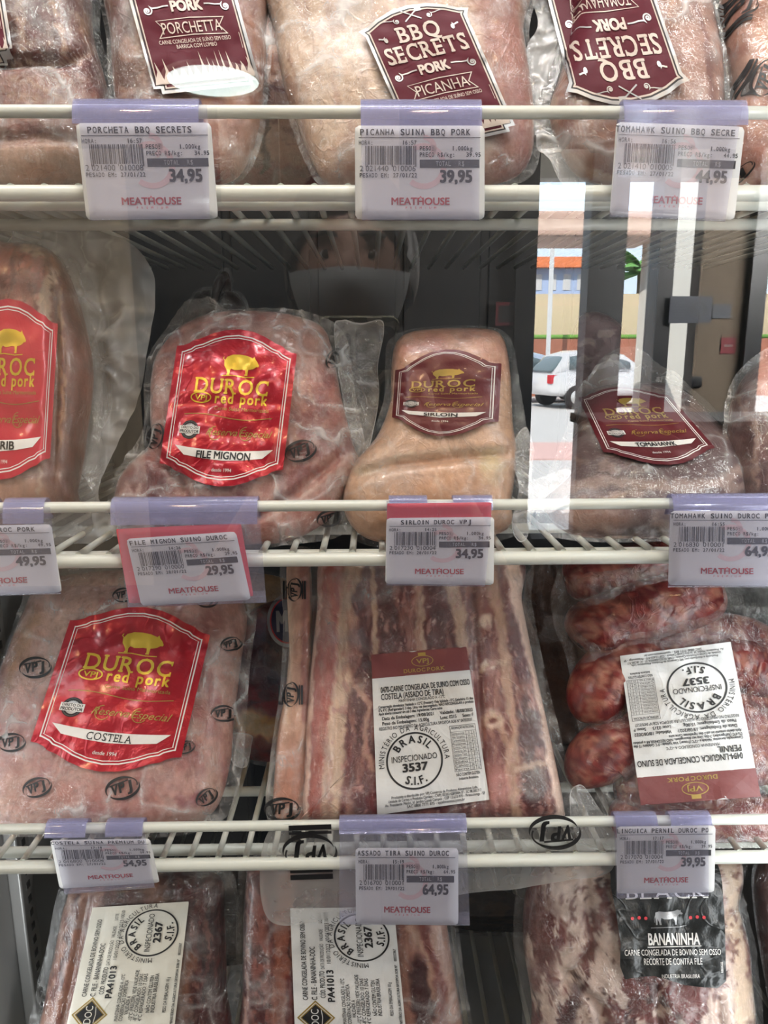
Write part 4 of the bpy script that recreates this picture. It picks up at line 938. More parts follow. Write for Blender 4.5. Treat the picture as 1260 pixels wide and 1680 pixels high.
J2 = Pack('meat_pack', 'small grey meat piece standing behind the trapezoid-labelled pork', 'meat pack', Plane(990, 660, .22, 10),
    [(945, 530), (968, 512), (1000, 520), (1026, 548), (1036, 600), (1040, 680), (940, 690), (930, 610)], .02, 3, seed=33, base=(122, 98, 96), warp=6, ops=[('n', (86, 52, 54), (20, 14), .15, .15, .8), ('n', (176, 160, 152), (30, 14), .25, .15, .7)])
J0 = Pack('meat_pack', 'flat grey-pink chop pack with a maroon trapezoid label, right on the middle shelf', 'meat pack', Plane(1050, 868, .04, 48),
    [(905, 792), (938, 720), (956, 656), (1010, 640), (1100, 642), (1160, 690), (1222, 752), (1228, 800), (1190, 852), (1130, 874), (1040, 880), (940, 874), (898, 840)], .026, 3.6, gain=.7, seed=27, lump=(.004, .04), centre=(1060, 770), base=(136, 116, 114), warp=7, ops=[
        ('b', (128, 92, 90), (1080, 730, 110, 80), .6, .7), ('l', (206, 182, 168), [(910, 800), (1000, 790), (1100, 800), (1190, 790), (1226, 760)], 18, .7, .9), ('l', (112, 76, 76), [(960, 815), (1080, 830), (1180, 815), (1222, 790)], 16, .8, .8), ('b', (196, 160, 142), (960, 848, 70, 28), .5, .9), ('n', (206, 184, 170), (40, 14), .22, .15, .6)])
J0.film([(880, 830), (902, 770), (930, 700), (948, 640), (1000, 576), (1040, 566), (1090, 592), (1150, 650), (1210, 716), (1240, 760), (1238, 810), (1200, 862), (1130, 884), (1040, 890), (930, 886), (886, 868)], 'film_loose', .001, fl=.006)
crest_label(J0, q((949, 652), (1097, 648), (1174, 735), (990, 742)), 'TOMAHAWK', base='maroon', ar=1.25, dim=True, ripple=.0006)
K0 = Pack('meat_pack', 'dark rounded pink joint cut by the right edge of the middle shelf', 'meat pack', Plane(1260, 840, .06, 20),
    [(1196, 730), (1202, 660), (1232, 606), (1290, 578), (1330, 640), (1340, 760), (1310, 850), (1240, 846), (1202, 800)], .03, 3, gain=0.8, seed=29, base=(142, 108, 102), warp=8, ops=[('n', (96, 60, 62), (24, 24), .1, .2, .7), ('l', (190, 160, 146), [(1210, 650), (1240, 700), (1236, 800)], 8, .7, .7)])
K0.film([(1186, 735), (1192, 650), (1226, 594), (1290, 566), (1345, 640), (1352, 760), (1318, 862), (1230, 858), (1190, 806)], 'film_loose', .001)

# =================================================================== lower shelf
FLOOR[0] = SHELF_Z[2] - .002
L0 = Pack('meat_pack', 'big pale pork rib pack with a red crest label on the lower shelf', 'meat pack', Plane(170, 1356, .03, 36),
    [(66, 962), (120, 944), (250, 936), (368, 956), (404, 1004), (396, 1080), (384, 1180), (376, 1262), (350, 1332), (280, 1364), (100, 1366), (-40, 1352), (-62, 1290), (-24, 1184), (8, 1092), (40, 1012)], .028, 5, gain=0.9, con=1.3, seed=41, lump=(.005, .05), base=(208, 164, 150), warp=9, ops=[
        ('n', (182, 114, 112), (60, 60), .05, .22, .85), ('n', (226, 196, 178), (44, 60), .22, .14, .7), ('b', (222, 192, 174), (90, 1040, 70, 90), .6, .8), ('b', (198, 132, 124), (60, 1200, 80, 60), .6, .7), ('b', (206, 146, 134), (210, 1300, 110, 50), .5, .7), ('l', (174, 100, 110), [(282, 1290), (300, 1316), (330, 1310)], 16, .7, .8), ('b', (226, 186, 176), (296, 1285, 30, 24), .5, .7), ('l', (170, 100, 98), [(350, 1010), (335, 1120), (345, 1200)], 26, .8, .6), ('n', (228, 190, 174), (6, 40), .2, .2, .45), ('n', (160, 108, 100), (8, 8), .35, .1, .4), ('l', (196, 160, 120), [(8, 1130), (60, 1010)], 20, .8, .5)])
L0.film([(56, 950), (120, 934), (250, 926), (380, 944), (420, 1000), (412, 1080), (404, 1180), (396, 1272), (372, 1340), (285, 1372), (100, 1374), (-50, 1362), (-74, 1290), (-34, 1180), (-2, 1088), (30, 1004)], 'film_crinkle', .0013, fl=.005, sc=.022, dense=.7)
crest_label(L0, q((115, 1017.5), (345, 1041.5), (297, 1243), (50, 1216.5)), 'COSTELA', 'serif')
for x, y, sz, r in ((57, 1095, 50, 8), (18, 1218, 44, 8), (60, 1292, 46, 20), (200, 1293, 54, 18), (338, 1308, 36, 40), (366, 1170, 38, 8), (378, 1056, 32, 20), (304, 1226, 30, 20), (202, 976, 34, 10), (338, 984, 36, 0)): L0.logo(x, y, sz, r)
flap(L0.root, Plane(395, 1230, .085, 30), [(378, 1204), (412, 1206), (412, 1226), (404, 1258), (384, 1254), (376, 1230)], 'film_loose', .002, 4, nt=80, nr=16)

M0 = Pack('meat_pack', 'dark red beef pack with a bone end, deep between the rib packs', 'meat pack', Plane(440, 1250, .15, 10), gain=2.2, outline=
    [(400, 1010), (520, 980), (540, 1100), (530, 1240), (450, 1262), (392, 1232), (380, 1180), (388, 1100)], T=.03, p=3.4, seed=43, base=(118, 40, 38), warp=8, ops=[('b', (26, 28, 40), (450, 1080, 50, 50, 20), .4, .9), ('n', (70, 24, 26), (24, 20), .1, .2, .8), ('b', (214, 176, 136), (424, 1192, 42, 22, 15), .5, .95), ('b', (200, 140, 70), (440, 1186, 14, 10), .6, .7), ('l', (120, 70, 56), [(395, 1215), (470, 1225)], 14, .6, .8)])
M0.film([(394, 1000), (530, 970), (552, 1100), (540, 1250), (450, 1272), (384, 1240), (372, 1180), (380, 1100)], 'film', .0012)
def badge_art():
    a = Art(); a.disc(50, 50, 50, 1, 1); a.disc(50, 50, 43, 2, 2); a.disc(50, 50, 40, 0, 3); a.text('MM', 50, 50, 36, 1, 56, bold=.06, layer=4); return a
K['navy'] = simple('navy_badge', (.03, .035, .09, 1), .4)
M0.sticker('round_badge', q((436, 976), (506, 972), (508, 1060), (440, 1064)), 100, 100, badge_art(), [(50 + 50 * math.cos(a), 50 + 50 * math.sin(a)) for a in np.linspace(0, 6.28, 40, endpoint=False)], ['navy', 'silver', 'red_ink'], off=.004, label='round navy badge with a red ring')

N0 = Pack('meat_pack', 'narrow pale fat-edged pack standing on edge beside the long rib slab', 'meat pack', Plane(478, 1338, .04, 28),
    [(472, 920), (508, 920), (512, 1100), (508, 1250), (504, 1338), (452, 1340), (452, 1250), (458, 1190), (470, 1120), (476, 1020)], .011, 6, con=1.2, seed=45, centre=(485, 1200), base=(226, 188, 166), warp=4, m='meatv', nt=200, nr=40, ops=[('l', (184, 124, 116), [(500, 920), (500, 1180)], 14, .6, .8), ('b', (222, 168, 148), (480, 1290, 30, 70), .5, .8), ('b', (234, 214, 190), (470, 1060, 10, 120), .5, .8)])
N0.film([(462, 915), (520, 915), (522, 1100), (520, 1250), (514, 1345), (440, 1347), (442, 1250), (450, 1190), (460, 1120), (464, 1020)], 'film_loose', .0007)
N0.logo(483, 968, 36, 90, True); N0.logo(477, 1140, 38, 90, True); N0.logo(462, 1328, 56, 5)

O0 = Pack('meat_pack', 'long slab of streaky rib strips with a white label on the lower shelf', 'meat pack', Plane(690, 1344, .03, 29),
    [(528, 915), (600, 912), (840, 912), (856, 990), (876, 1090), (900, 1200), (924, 1320), (918, 1342), (860, 1346), (520, 1346), (498, 1338), (500, 1240), (510, 1100), (520, 1000)], .016, 12, gain=1.0, con=1.5, seed=47, lump=(.0025, .04), centre=(690, 1140), base=(150, 84, 82), warp=5, m='meatv', nt=360, nr=90, ops=[
        ('n', (120, 58, 60), (14, 70), .1, .2, .6), ('l', (204, 130, 118), [(548, 915), (536, 1100), (522, 1345)], 40, .25, .95), ('l', (240, 214, 196), [(528, 915), (512, 1100), (501, 1345)], 9, .4, .95), ('l', (182, 106, 98), [(552, 960), (544, 1200)], 8, .9, .6),
        ('l', (228, 204, 180), [(580, 915), (570, 1010), (566, 1100), (552, 1200), (542, 1345)], 30, .35, .95), ('l', (224, 196, 172), [(578, 1040), (596, 1100), (580, 1180), (590, 1250), (575, 1345)], 16, .6, .8),
        ('b', (126, 54, 60), (594, 990, 16, 34), .3, .95), ('b', (118, 46, 56), (590, 1074, 20, 50, -6), .3, .95), ('b', (120, 50, 58), (584, 1180, 18, 58, -4), .3, .95), ('b', (130, 60, 64), (590, 1290, 18, 60), .4, .9), ('l', (214, 176, 156), [(582, 1128), (606, 1150), (596, 1230), (612, 1260)], 9, .6, .8),
        ('l', (222, 196, 172), [(612, 925), (614, 1030), (616, 1075)], 9, .5, .9), ('l', (224, 200, 178), [(686, 925), (690, 1065)], 13, .4, .95), ('l', (224, 200, 178), [(736, 925), (752, 1000), (762, 1070)], 20, .4, .95), ('b', (124, 58, 62), (650, 1000, 22, 80), .5, .7), ('b', (120, 56, 60), (714, 1000, 14, 70), .5, .7), ('l', (150, 90, 84), [(766, 930), (772, 1100)], 8, .6, .8),
        ('b', (158, 94, 88), (805, 1130, 34, 210), .4, .9), ('n', (196, 146, 130), (12, 60), .25, .15, .6), ('l', (216, 184, 160), [(800, 915), (822, 1020), (832, 1120), (846, 1200), (838, 1270), (850, 1345)], 17, .5, .9), ('l', (212, 178, 156), [(812, 1170), (834, 1230), (836, 1290)], 10, .6, .8), ('b', (236, 220, 204), (797, 1017, 12, 11), .3, .95), ('b', (240, 226, 210), (800, 1092, 11, 11), .3, .95), ('b', (226, 202, 180), (809, 1180, 17, 17), .3, .9), ('b', (150, 80, 72), (809, 1181, 6, 6), .4, .9), ('l', (222, 196, 172), [(790, 1100), (800, 1092), (828, 1086)], 7, .5, .8),
        ('b', (132, 66, 72), (852, 1060, 16, 60, -10), .3, .9), ('b', (116, 54, 62), (868, 1200, 20, 62, -4), .25, .95), ('b', (108, 48, 58), (876, 1292, 21, 34), .25, .95), ('n', (206, 160, 150), (8, 16), .38, .06, .7), ('b', (214, 160, 150), (814, 1290, 24, 36), .5, .8),
        ('l', (238, 216, 198), [(840, 912), (852, 990), (880, 1090), (902, 1200), (924, 1345)], 22, .35, .98), ('l', (230, 204, 182), [(848, 1262), (880, 1254), (900, 1252)], 8, .5, .9), ('n', (236, 214, 200), (5, 5), .52, .05, .5)],
    grooves=[([(772, 915), (782, 1080), (800, 1345)], 6, .004), ([(562, 915), (545, 1345)], 7, .002)])
O0.film([(516, 908), (600, 905), (850, 905), (872, 990), (892, 1090), (918, 1200), (944, 1318), (938, 1346), (860, 1350), (520, 1350), (484, 1346), (488, 1240), (498, 1100), (508, 1000)], 'film', .0005, nt=300, sc=.03)
a, o = duroc_back_art('0470-CARNE CONGELADA DE SUINO COM OSSO', 'COSTELA (ASSADO DE TIRA)', '3537')
O0.sticker('white_label', q((609, 1074), (765, 1061), (803, 1312), (619, 1337)), 100, 155, a, o, ['paper', 'maroon_flat', 'gold_dark', 'print'], ripple=.0012, L=3)
fp = Plane(700, 1366, -.0002, -9)
flap(O0.root, fp, [(442, 1362), (560, 1361), (700, 1360), (900, 1358), (1000, 1358), (1003, 1428), (930, 1444), (850, 1456), (770, 1464), (690, 1482), (560, 1504), (440, 1508)], 'film_flat', .0012, 11, nt=240, sc=.05)
def plane_logo(root, pl, px, py, size, rot, bars, h):
    k = size / 24.; a = Art(); a.add(vpj_logo(bars), 0, 0, 1, rot)
    def mp(x, y, l):
        u, v = pl.uv(px + np.asarray(x) * k, py - np.asarray(y) * k, h); return pl.xyz(u, v, h + .0001 * l)
    return sticker('film_print', root, mp, [K['print']], a, None, L=20)
plane_logo(O0.root, fp, 510, 1398, 84, 182, True, .0026); plane_logo(O0.root, fp, 912, 1366, 80, 182, False, .0026)

# sausages
P0 = Pack('sausage_pack', 'vacuum pack of coarse fresh sausages on the right of the lower shelf', 'sausage pack', Plane(1110, 1384, .032, 27),
    [(925, 960), (970, 925), (1220, 925), (1290, 980), (1300, 1120), (1296, 1330), (1290, 1392), (1100, 1396), (990, 1380), (955, 1325), (962, 1285), (952, 1180), (936, 1080), (916, 1030)], .020, 7, seed=51, lump=(.003, .04), part=None)
def sausage(pk, pts, r, h, seed, end=(True, True)):
    S = catmull(pts, 44, False); n = len(S); s = np.linspace(0, 1, n); u, v = pk.pl.uv(S[:, 0], S[:, 1], h); Pw = pk.pl.xyz(u, v, h)
    dep = ((Pw - C) @ R)[:, 2] * -1; Ln = np.linalg.norm(np.diff(S, axis=0), axis=1).sum(); e = r / Ln
    k = np.ones(n)
    if end[0]: k = np.minimum(k, np.sqrt(np.clip(1 - ((e - s) / e).clip(0, 1) ** 2, 0.02, 1)))
    if end[1]: k = np.minimum(k, np.sqrt(np.clip(1 - ((s - 1 + e) / e).clip(0, 1) ** 2, 0.02, 1)))
    rr = r * dep / F * k * (1 + .05 * fbm(s * 6, s * 0, seed))
    mb = MB().tube(Pw, rr, 40); V = np.concatenate(mb.V); x, y = project(V)
    V = V + pk.pl.n * (.0012 * fbm(x / 14, y / 14, seed))[:, None]
    col = paint(x, y, (156, 78, 74), [('n', (206, 150, 132), (16, 12), .12, .16, .8), ('n', (104, 46, 50), (13, 13), .14, .14, .8), ('n', (214, 168, 148), (7, 6), .3, .1, .6), ('n', (88, 34, 42), (22, 22), .3, .1, .5)], 5, seed) * .68
    return mesh('sausage', V, mb.f, K['meat'], pk.root, True, None, col)
SS = [([(925, 950), (990, 940), (1070, 925), (1120, 905)], 42, .006), ([(952, 1060), (985, 1030), (1050, 1005), (1120, 985), (1180, 965)], 53, .012), ([(1010, 1095), (1080, 1068), (1170, 1040), (1240, 1055), (1262, 1090)], 34, .008),
      ([(985, 1190), (985, 1130), (1030, 1090), (1090, 1090)], 52, .013), ([(1150, 1090), (1220, 1090), (1275, 1140)], 46, .010), ([(985, 1290), (980, 1250), (1030, 1215), (1110, 1200)], 50, .011), ([(1120, 1200), (1200, 1180), (1280, 1180)], 44, .009), ([(1180, 1270), (1230, 1240), (1290, 1250)], 46, .010),
      ([(1010, 1300), (1100, 1290), (1190, 1290)], 44, .006), ([(1000, 1345), (1100, 1350), (1200, 1345), (1290, 1345)], 40, .006)]
for i, (pt, r, h) in enumerate(SS): sausage(P0, pt, r, h, 60 + i)
P0.film([(902, 965), (955, 915), (1220, 912), (1300, 970), (1315, 1120), (1308, 1330), (1300, 1402), (1090, 1404), (975, 1396), (938, 1332), (948, 1280), (940, 1180), (922, 1080), (904, 1030)], 'film', .0014, fl=.005, sc=.024, lift=.012)
a, o = duroc_back_art('0494-LINGUICA CONGELADA DE SUINO', 'PERNIL', '3537')
P0.sticker('white_label', q((1248.6, 1307), (1051.4, 1321), (1017, 1076), (1198.6, 1053)), 100, 155, a, o, ['paper', 'maroon_flat', 'gold_dark', 'print'], off=.0185, ripple=.0014, L=3)
flap(P0.root, Plane(975, 1340, .02, 20), [(935, 1300), (955, 1288), (985, 1330), (1010, 1372), (1008, 1396), (960, 1384), (938, 1352)], 'film_loose', .004, 14, nt=100, nr=24)
def back_pack(label, plane, out, base, ops, seed):
    p = Pack('meat_pack', label, 'meat pack', plane, out, .02, 5, seed=seed, base=base, ops=ops, warp=8, nt=140, nr=36)
    c = np.mean(out, 0); p.film([tuple(c + (np.array(o_) - c) * 1.07) for o_ in out], 'film', .0008, nt=120, nr=36); return p
back_pack('brown shaded meat pack in the gap between rib slab and sausages', Plane(930, 1300, .17, 8), [(862, 950), (960, 940), (1020, 1000), (1010, 1290), (960, 1310), (890, 1304)], (120, 84, 66), [('n', (150, 108, 84), (30, 50), .15, .2, .6)], 71)
back_pack('tan meat pack standing deep behind the pale rib pack', Plane(400, 1060, .3, 6), [(330, 950), (470, 950), (480, 1010), (470, 1090), (340, 1090)], (180, 148, 112), [('n', (104, 80, 60), (40, 30), .1, .2, .6)], 72)

# =================================================================== bottom row
FLOOR[0] = SHELF_Z[3]
Q0 = Pack('meat_pack', 'beef pack with a cream label at the left of the bottom row', 'meat pack', Plane(220, 1640, .055, 12),
    [(112, 1470), (136, 1444), (250, 1432), (356, 1436), (368, 1500), (372, 1620), (378, 1770), (220, 1790), (58, 1776), (76, 1640), (92, 1560)], .022, 8, gain=0.52, con=1.25, seed=81, lump=(.004, .04), base=(112, 58, 58), warp=7, m='meatv', ops=[
        ('n', (74, 34, 40), (20, 70), .05, .2, .75), ('l', (214, 168, 148), [(122, 1450), (90, 1640), (66, 1780)], 56, .35, .95), ('l', (110, 50, 50), [(128, 1470), (108, 1560), (98, 1620)], 7, .6, .9), ('l', (206, 156, 138), [(168, 1440), (140, 1600), (110, 1780)], 22, .6, .8), ('n', (140, 72, 70), (7, 60), .2, .12, .7, 12), ('l', (196, 150, 122), [(250, 1436), (280, 1560), (300, 1660)], 34, .7, .55), ('l', (190, 140, 116), [(310, 1570), (300, 1620)], 26, .5, .7), ('n', (200, 150, 136), (8, 26), .42, .08, .6, -30)],
    grooves=[([(150, 1440), (110, 1640), (84, 1780)], 6, .004)])
Q0.film([(96, 1460), (128, 1434), (250, 1424), (372, 1424), (390, 1500), (396, 1620), (400, 1780), (220, 1800), (36, 1790), (56, 1640), (78, 1550)], 'film', .0008)
a, o = bananinha_art()
Q0.sticker('cream_label', q((94, 1750), (152, 1489), (310, 1479), (278, 1755)), 165, 100, a, o, ['paper_warm', 'print', 'gold_dark'], ripple=.0012, L=4)
R0 = Pack('meat_pack', 'beef pack with a white label below the wide hanging film flap', 'meat pack', Plane(580, 1640, .055, 12),
    [(404, 1440), (424, 1412), (560, 1410), (690, 1440), (728, 1500), (746, 1600), (762, 1700), (770, 1785), (580, 1800), (398, 1790), (398, 1620)], .022, 8, gain=0.62, con=1.35, seed=83, lump=(.004, .04), base=(140, 72, 70), warp=6, m='meatv', ops=[
        ('l', (226, 186, 170), [(408, 1430), (402, 1780)], 8, .5, .9), ('l', (190, 124, 112), [(428, 1430), (430, 1780)], 30, .5, .9), ('n', (116, 46, 52), (9, 16), .12, .14, .9), ('l', (192, 126, 106), [(470, 1440), (462, 1560), (452, 1780)], 25, .3, .98), ('l', (226, 180, 160), [(482, 1440), (474, 1780)], 4, .6, .8), ('l', (150, 60, 62), [(478, 1600), (476, 1780)], 9, .6, .8),
        ('b', (206, 160, 142), (700, 1620, 60, 160), .3, .95), ('b', (104, 34, 44), (691, 1632, 22, 66, -6), .25, .98), ('l', (222, 186, 164), [(668, 1520), (700, 1560), (718, 1640)], 10, .6, .9), ('l', (160, 76, 74), [(690, 1510), (720, 1600), (730, 1720)], 16, .6, .8), ('l', (214, 176, 156), [(715, 1510), (745, 1640), (752, 1780)], 16, .6, .8)])
R0.film([(392, 1430), (416, 1402), (560, 1400), (700, 1428), (746, 1500), (762, 1600), (778, 1700), (790, 1796), (580, 1812), (384, 1802), (386, 1620)], 'film', .0007)
a, o = bananinha_art()
R0.sticker('white_label', q((486, 1750), (476, 1490), (646, 1488), (672, 1752)), 165, 100, a, o, ['paper', 'print', 'gold_dark'], ripple=.0014, L=4)
S0 = Pack('meat_pack', 'white-marbled beef pack with a black label at the lower right', 'meat pack', Plane(1050, 1640, .05, 12),
    [(866, 1450), (900, 1412), (1010, 1402), (1150, 1396), (1212, 1408), (1206, 1470), (1224, 1540), (1230, 1600), (1238, 1680), (1250, 1790), (1060, 1806), (884, 1794), (872, 1640), (858, 1540)], .026, 5, gain=0.95, con=1.3, seed=85, lump=(.008, .03), base=(236, 216, 200), warp=10, ops=[
        ('n', (140, 58, 54), (30, 64), .06, .06, .95), ('n', (96, 34, 40), (18, 40), .22, .05, .95), ('l', (130, 48, 44), [(880, 1480), (896, 1560), (884, 1600)], 44, .6, .85), ('l', (238, 218, 200), [(930, 1440), (948, 1540), (925, 1600)], 30, .5, .9), ('l', (240, 220, 194), [(1195, 1410), (1212, 1540), (1226, 1680)], 30, .4, .95), ('n', (122, 48, 48), (9, 20), .34, .05, .7), ('l', (88, 34, 38), [(950, 1600), (930, 1700)], 24, .6, .85), ('n', (244, 228, 212), (14, 40), .36, .08, .8)],
    grooves=[([(960, 1410), (975, 1560), (930, 1620)], 9, .007), ([(930, 1600), (990, 1660), (1000, 1790)], 9, .007), ([(1080, 1620), (1100, 1790)], 8, .006), ([(1180, 1640), (1190, 1790)], 8, .005)])
S0.film([(852, 1444), (890, 1402), (1010, 1394), (1150, 1388), (1224, 1400), (1220, 1470), (1238, 1540), (1246, 1600), (1254, 1690), (1266, 1800), (1060, 1816), (872, 1806), (856, 1640), (842, 1540)], 'film_wet', .0030, sc=.013, dense=.45)
a, o = black_art()
S0.sticker('black_label', q((999, 1408), (1182, 1404), (1196, 1621), (1012, 1622)), 100, 115, a, o, ['black_foil', 'white_ink', 'red_ink', 'silver'], ripple=.0035, off=.0056, L=3)
back_pack('dark maroon pack cut by the bottom right corner', Plane(1290, 1640, .07, 12), [(1238, 1440), (1300, 1400), (1360, 1500), (1370, 1790), (1290, 1796), (1262, 1640)], (84, 50, 48), [('n', (120, 76, 68), (20, 50), .2, .2, .6)], 87)
back_pack('dark brown pack in the gap beside the black-labelled beef', Plane(800, 1660, .26, 6), [(740, 1480), (850, 1470), (900, 1560), (900, 1760), (760, 1770), (720, 1640)], (64, 44, 38), [('n', (130, 96, 70), (30, 20), .2, .15, .7)], 88)
back_pack('dark wrapped pack in the gap between the two cream-labelled beef packs', Plane(390, 1640, .22, 6), [(350, 1440), (420, 1440), (440, 1600), (430, 1770), (350, 1770), (345, 1600)], (58, 42, 42), [('n', (90, 66, 62), (24, 40), .15, .2, .7)], 89)

# =================================================================== price tags
price_tag('price tag reading 34,95 at the left of the top shelf rail', q((124, 202), (346, 201), (358, 359), (142, 361)), q((126, 172), (340, 173), (344, 359), (148, 361)), [(126, 330, 172, 202)], 'PORCHETA BBQ SECRETS', '16:57', '2 021400 010008', '34.95', '34,95', '27/01/22')
price_tag('price tag reading 39,95 in the middle of the top shelf rail', q((582, 206), (795, 206), (795, 360), (583, 360)), q((592, 174), (788, 174), (786, 361), (594, 361)), [(592, 788, 174, 206)], 'PICANHA SUINA BBQ PORK', '16:57', '2 021440 010006', '39.95', '39,95', '27/01/22')
price_tag('price tag reading 44,95 at the right of the top shelf rail', q((1011, 200), (1222, 208), (1205, 361), (1000, 354)), q((1018, 169), (1218, 176), (1190, 363), (1000, 355)), [(1018, 1218, 170, 204)], 'TOMAHAWK SUINO BBQ SECRE', '16:56', '2 021410 010005', '44.95', '44,95', '27/01/22')
price_tag('price tag reading 49,95 at the left end of the middle shelf rail', q((-112, 864), (84, 860), (102, 972), (-104, 980)), q((-110, 836), (82, 832), (100, 974), (-108, 981)), [(-100, 0, 836, 862), (14, 80, 832, 860)], 'PRIME RIB DUROC PORK', '14:26', '2 017310 010003', '49.95', '49,95', '28/01/22')
price_tag('price tag with a red border reading 29,95 on the middle shelf rail', q((207, 884), (387, 872), (412, 984), (232, 994)), q((188, 826), (424, 824), (437, 988), (210, 996)), [(188, 425, 824, 862)], 'FILE MIGNON SUINO DUROC', '14:26', '2 017290 010000', '29.95', '29,95', '28/01/22', red=q((190, 868), (395, 858), (416, 978), (212, 990)))
price_tag('price tag with a red strip on top reading 34,95 on the middle shelf rail', q((634, 850), (811, 848), (810, 960), (632, 958)), q((634, 822), (808, 822), (796, 962), (634, 960)), [(638, 700, 816, 838), (742, 806, 816, 838)], 'SIRLOIN DUROC VPJ', '14:25', '2 017230 010004', '34.95', '34,95', '28/01/22', red=q((635, 826), (806, 824), (806, 900), (635, 900)))
price_tag('price tag reading 64,95 at the right end of the middle shelf rail', q((1100, 838), (1290, 838), (1288, 962), (1096, 960)), q((1098, 817), (1286, 817), (1284, 964), (1096, 963)), [(1098, 1286, 816, 840)], 'TOMAHAWK SUINO DUROC POR', '16:55', '2 016830 010001', '64.95', '64,95', '27/01/22')
price_tag('price tag reading 54,95 at the left of the lower shelf rail', q((82, 1378), (246, 1376), (262, 1448), (98, 1458)), q((80, 1352), (234, 1350), (254, 1456), (106, 1467)), [(80, 146, 1349, 1376), (178, 238, 1346, 1374)], 'COSTELA SUINA PREMIUM DU', '17:18', '2 016800 010006', '54.95', '54,95', '27/01/22')
price_tag('wide price tag reading 64,95 in the middle of the lower shelf rail', q((583, 1391), (752, 1391), (752, 1518), (584, 1516)), q((557, 1340), (764, 1340), (771, 1518), (557, 1516)), [(557, 764, 1338, 1370)], 'ASSADO TIRA SUINO DUROC', '15:19', '2 016700 010001', '64.95', '64,95', '29/01/22')
price_tag('price tag reading 39,95 at the right of the lower shelf rail', q((1012, 1356), (1174, 1354), (1172, 1464), (1012, 1466)), q((1006, 1332), (1162, 1330), (1163, 1470), (1012, 1474)), [(1006, 1074, 1331, 1356), (1096, 1162, 1329, 1356)], 'LINGUICA PERNIL DUROC PO', '17:17', '2 017070 010004', '39.95', '39,95', '27/01/22')
# =================================================================== the shop behind the lens, seen mirrored in the door glass
K['shop_wall'] = simple('beige_painted_wall', srgb(196, 180, 158), .8, noise=.04, nscale=3)
K['shop_wall_dim'] = simple('tan_painted_wall', srgb(92, 80, 66), .8, noise=.04, nscale=3)
K['shop_ceiling'] = simple('cream_ceiling', srgb(40, 34, 30), .95)
K['shop_floor'] = simple('dark_floor_tile', (.022, .021, .020, 1), .95, noise=.08, nscale=4)
K['frame'] = simple('black_door_frame', (.006, .0065, .008, 1), .4)
K['panel'] = simple('dark_panel', (.010, .011, .012, 1), .5)
K['post'] = simple('white_post', (.8, .77, .7, 1), .6)
K['steel_case'] = simple('black_freezer_case', (.03, .03, .032, 1), .4)
SX0, SX1, SY, SH = -2.3, 3.2, -4.0, CZ + 1.08
struct('floor_shop', MB().box((SX0, SY - .12, -.1), (SX1, .55, 0)), K['shop_floor'])
struct('ceiling_shop', MB().box((SX0 - .1, SY - .12, SH), (SX1 + .1, .6, SH + .15)), K['shop_ceiling'])
struct('wall_shop_left', MB().box((SX0 - .12, SY - .12, 0), (SX0, .6, SH)), K['shop_wall'])
struct('wall_shop_right', MB().box((SX1, SY - .12, 0), (SX1 + .12, .6, SH)), K['shop_wall'])
y0, y1 = -.085, .6
fr = MB().box((SX0, y0, 0), (XL - .03, y1, SH)).box((XR + .03, y0, 0), (SX1, y1, SH)).box((XL - .03, y0, CZ + .66), (XR + .03, y1, SH)).box((XL - .03, y0, 0), (XR + .03, y1, CZ - .9)).box((XL - .03, YB + .03, CZ - .9), (XR + .03, y1, CZ + .66))
struct('wall_shop_front', fr, K['steel_case'])
def rx(px, py=582): return float(refl(px, py, SY)[0])
def rz(py, px=900): return float(refl(px, py, SY)[2])
def seg(name, a, b, k, z0=0., z1=None, y=0.):
    struct(name, MB().box((rx(a) if a > -9000 else SX0, SY - .12, z0), (rx(b) if b < 9000 else SX1, SY + y, SH if z1 is None else z1)), K[k])
seg('wall_entrance_beige', -9999, 226, 'shop_wall'); seg('wall_entrance_dark', 226, 840, 'panel'); seg('trim_1', 840, 872, 'frame', y=.05)
seg('door_2', 956, 1014, 'panel', y=.03); seg('trim_2', 1066, 1090, 'frame', y=.05); seg('wall_entrance_right', 1138, 1214, 'shop_wall_dim'); seg('trim_4', 1214, 1240, 'frame', y=.05); seg('wall_entrance_far', 1320, 9999, 'shop_wall')
struct('trim_5', MB().box((rx(872), SY - .1, rz(292)), (rx(1320), SY, SH)), K['post'])
bh0, bh1 = refl(352, 82, -3.3), refl(655, 332, -3.3)
struct('trim_6', MB().box((bh0[0], -3.4, bh1[2]), (bh1[0], -3.3, SH)).box((bh0[0] + .24, -3.3, bh1[2]), (bh0[0] + .27, -3.28, SH)), K['shop_wall'])
# lamp in the ceiling whose disc shows in the glass over the flame label
lp = refl(350, 128, -2.95); lz = SH
d_ = refl(350, 128, VC[1] - (SH - VC[2]) / (ray(350, 128)[2]) * ray(350, 128)[1])
K['lamp'] = simple('lit_lamp_disc', (.86, 1, .95, 1), .5, emit=8)
dl = thing('ceiling_lamp', 'round lit ceiling lamp mirrored over the flame-edged wine label', 'lamp', (d_[0], d_[1], SH))
th = np.linspace(0, 2 * np.pi, 48, endpoint=False); rad = .178
def discs(z, r): return [(d_[0] + r * math.cos(a), d_[1] + r * math.sin(a), z) for a in th]
mesh('diffuser', discs(SH - .012, rad) + discs(SH - .002, rad), [tuple(range(48))[::-1], tuple(range(48, 96))] + [(i, (i + 1) % 48, 48 + (i + 1) % 48, 48 + i) for i in range(48)], K['lamp'], dl, False)
V = discs(SH - .001, rad + .02) + discs(SH - .015, rad + .018) + discs(SH - .015, rad + .001)
mesh('rim', V, [(r * 48 + i, r * 48 + (i + 1) % 48, (r + 1) * 48 + (i + 1) % 48, (r + 1) * 48 + i) for r in range(2) for i in range(48)], K['post'], dl)
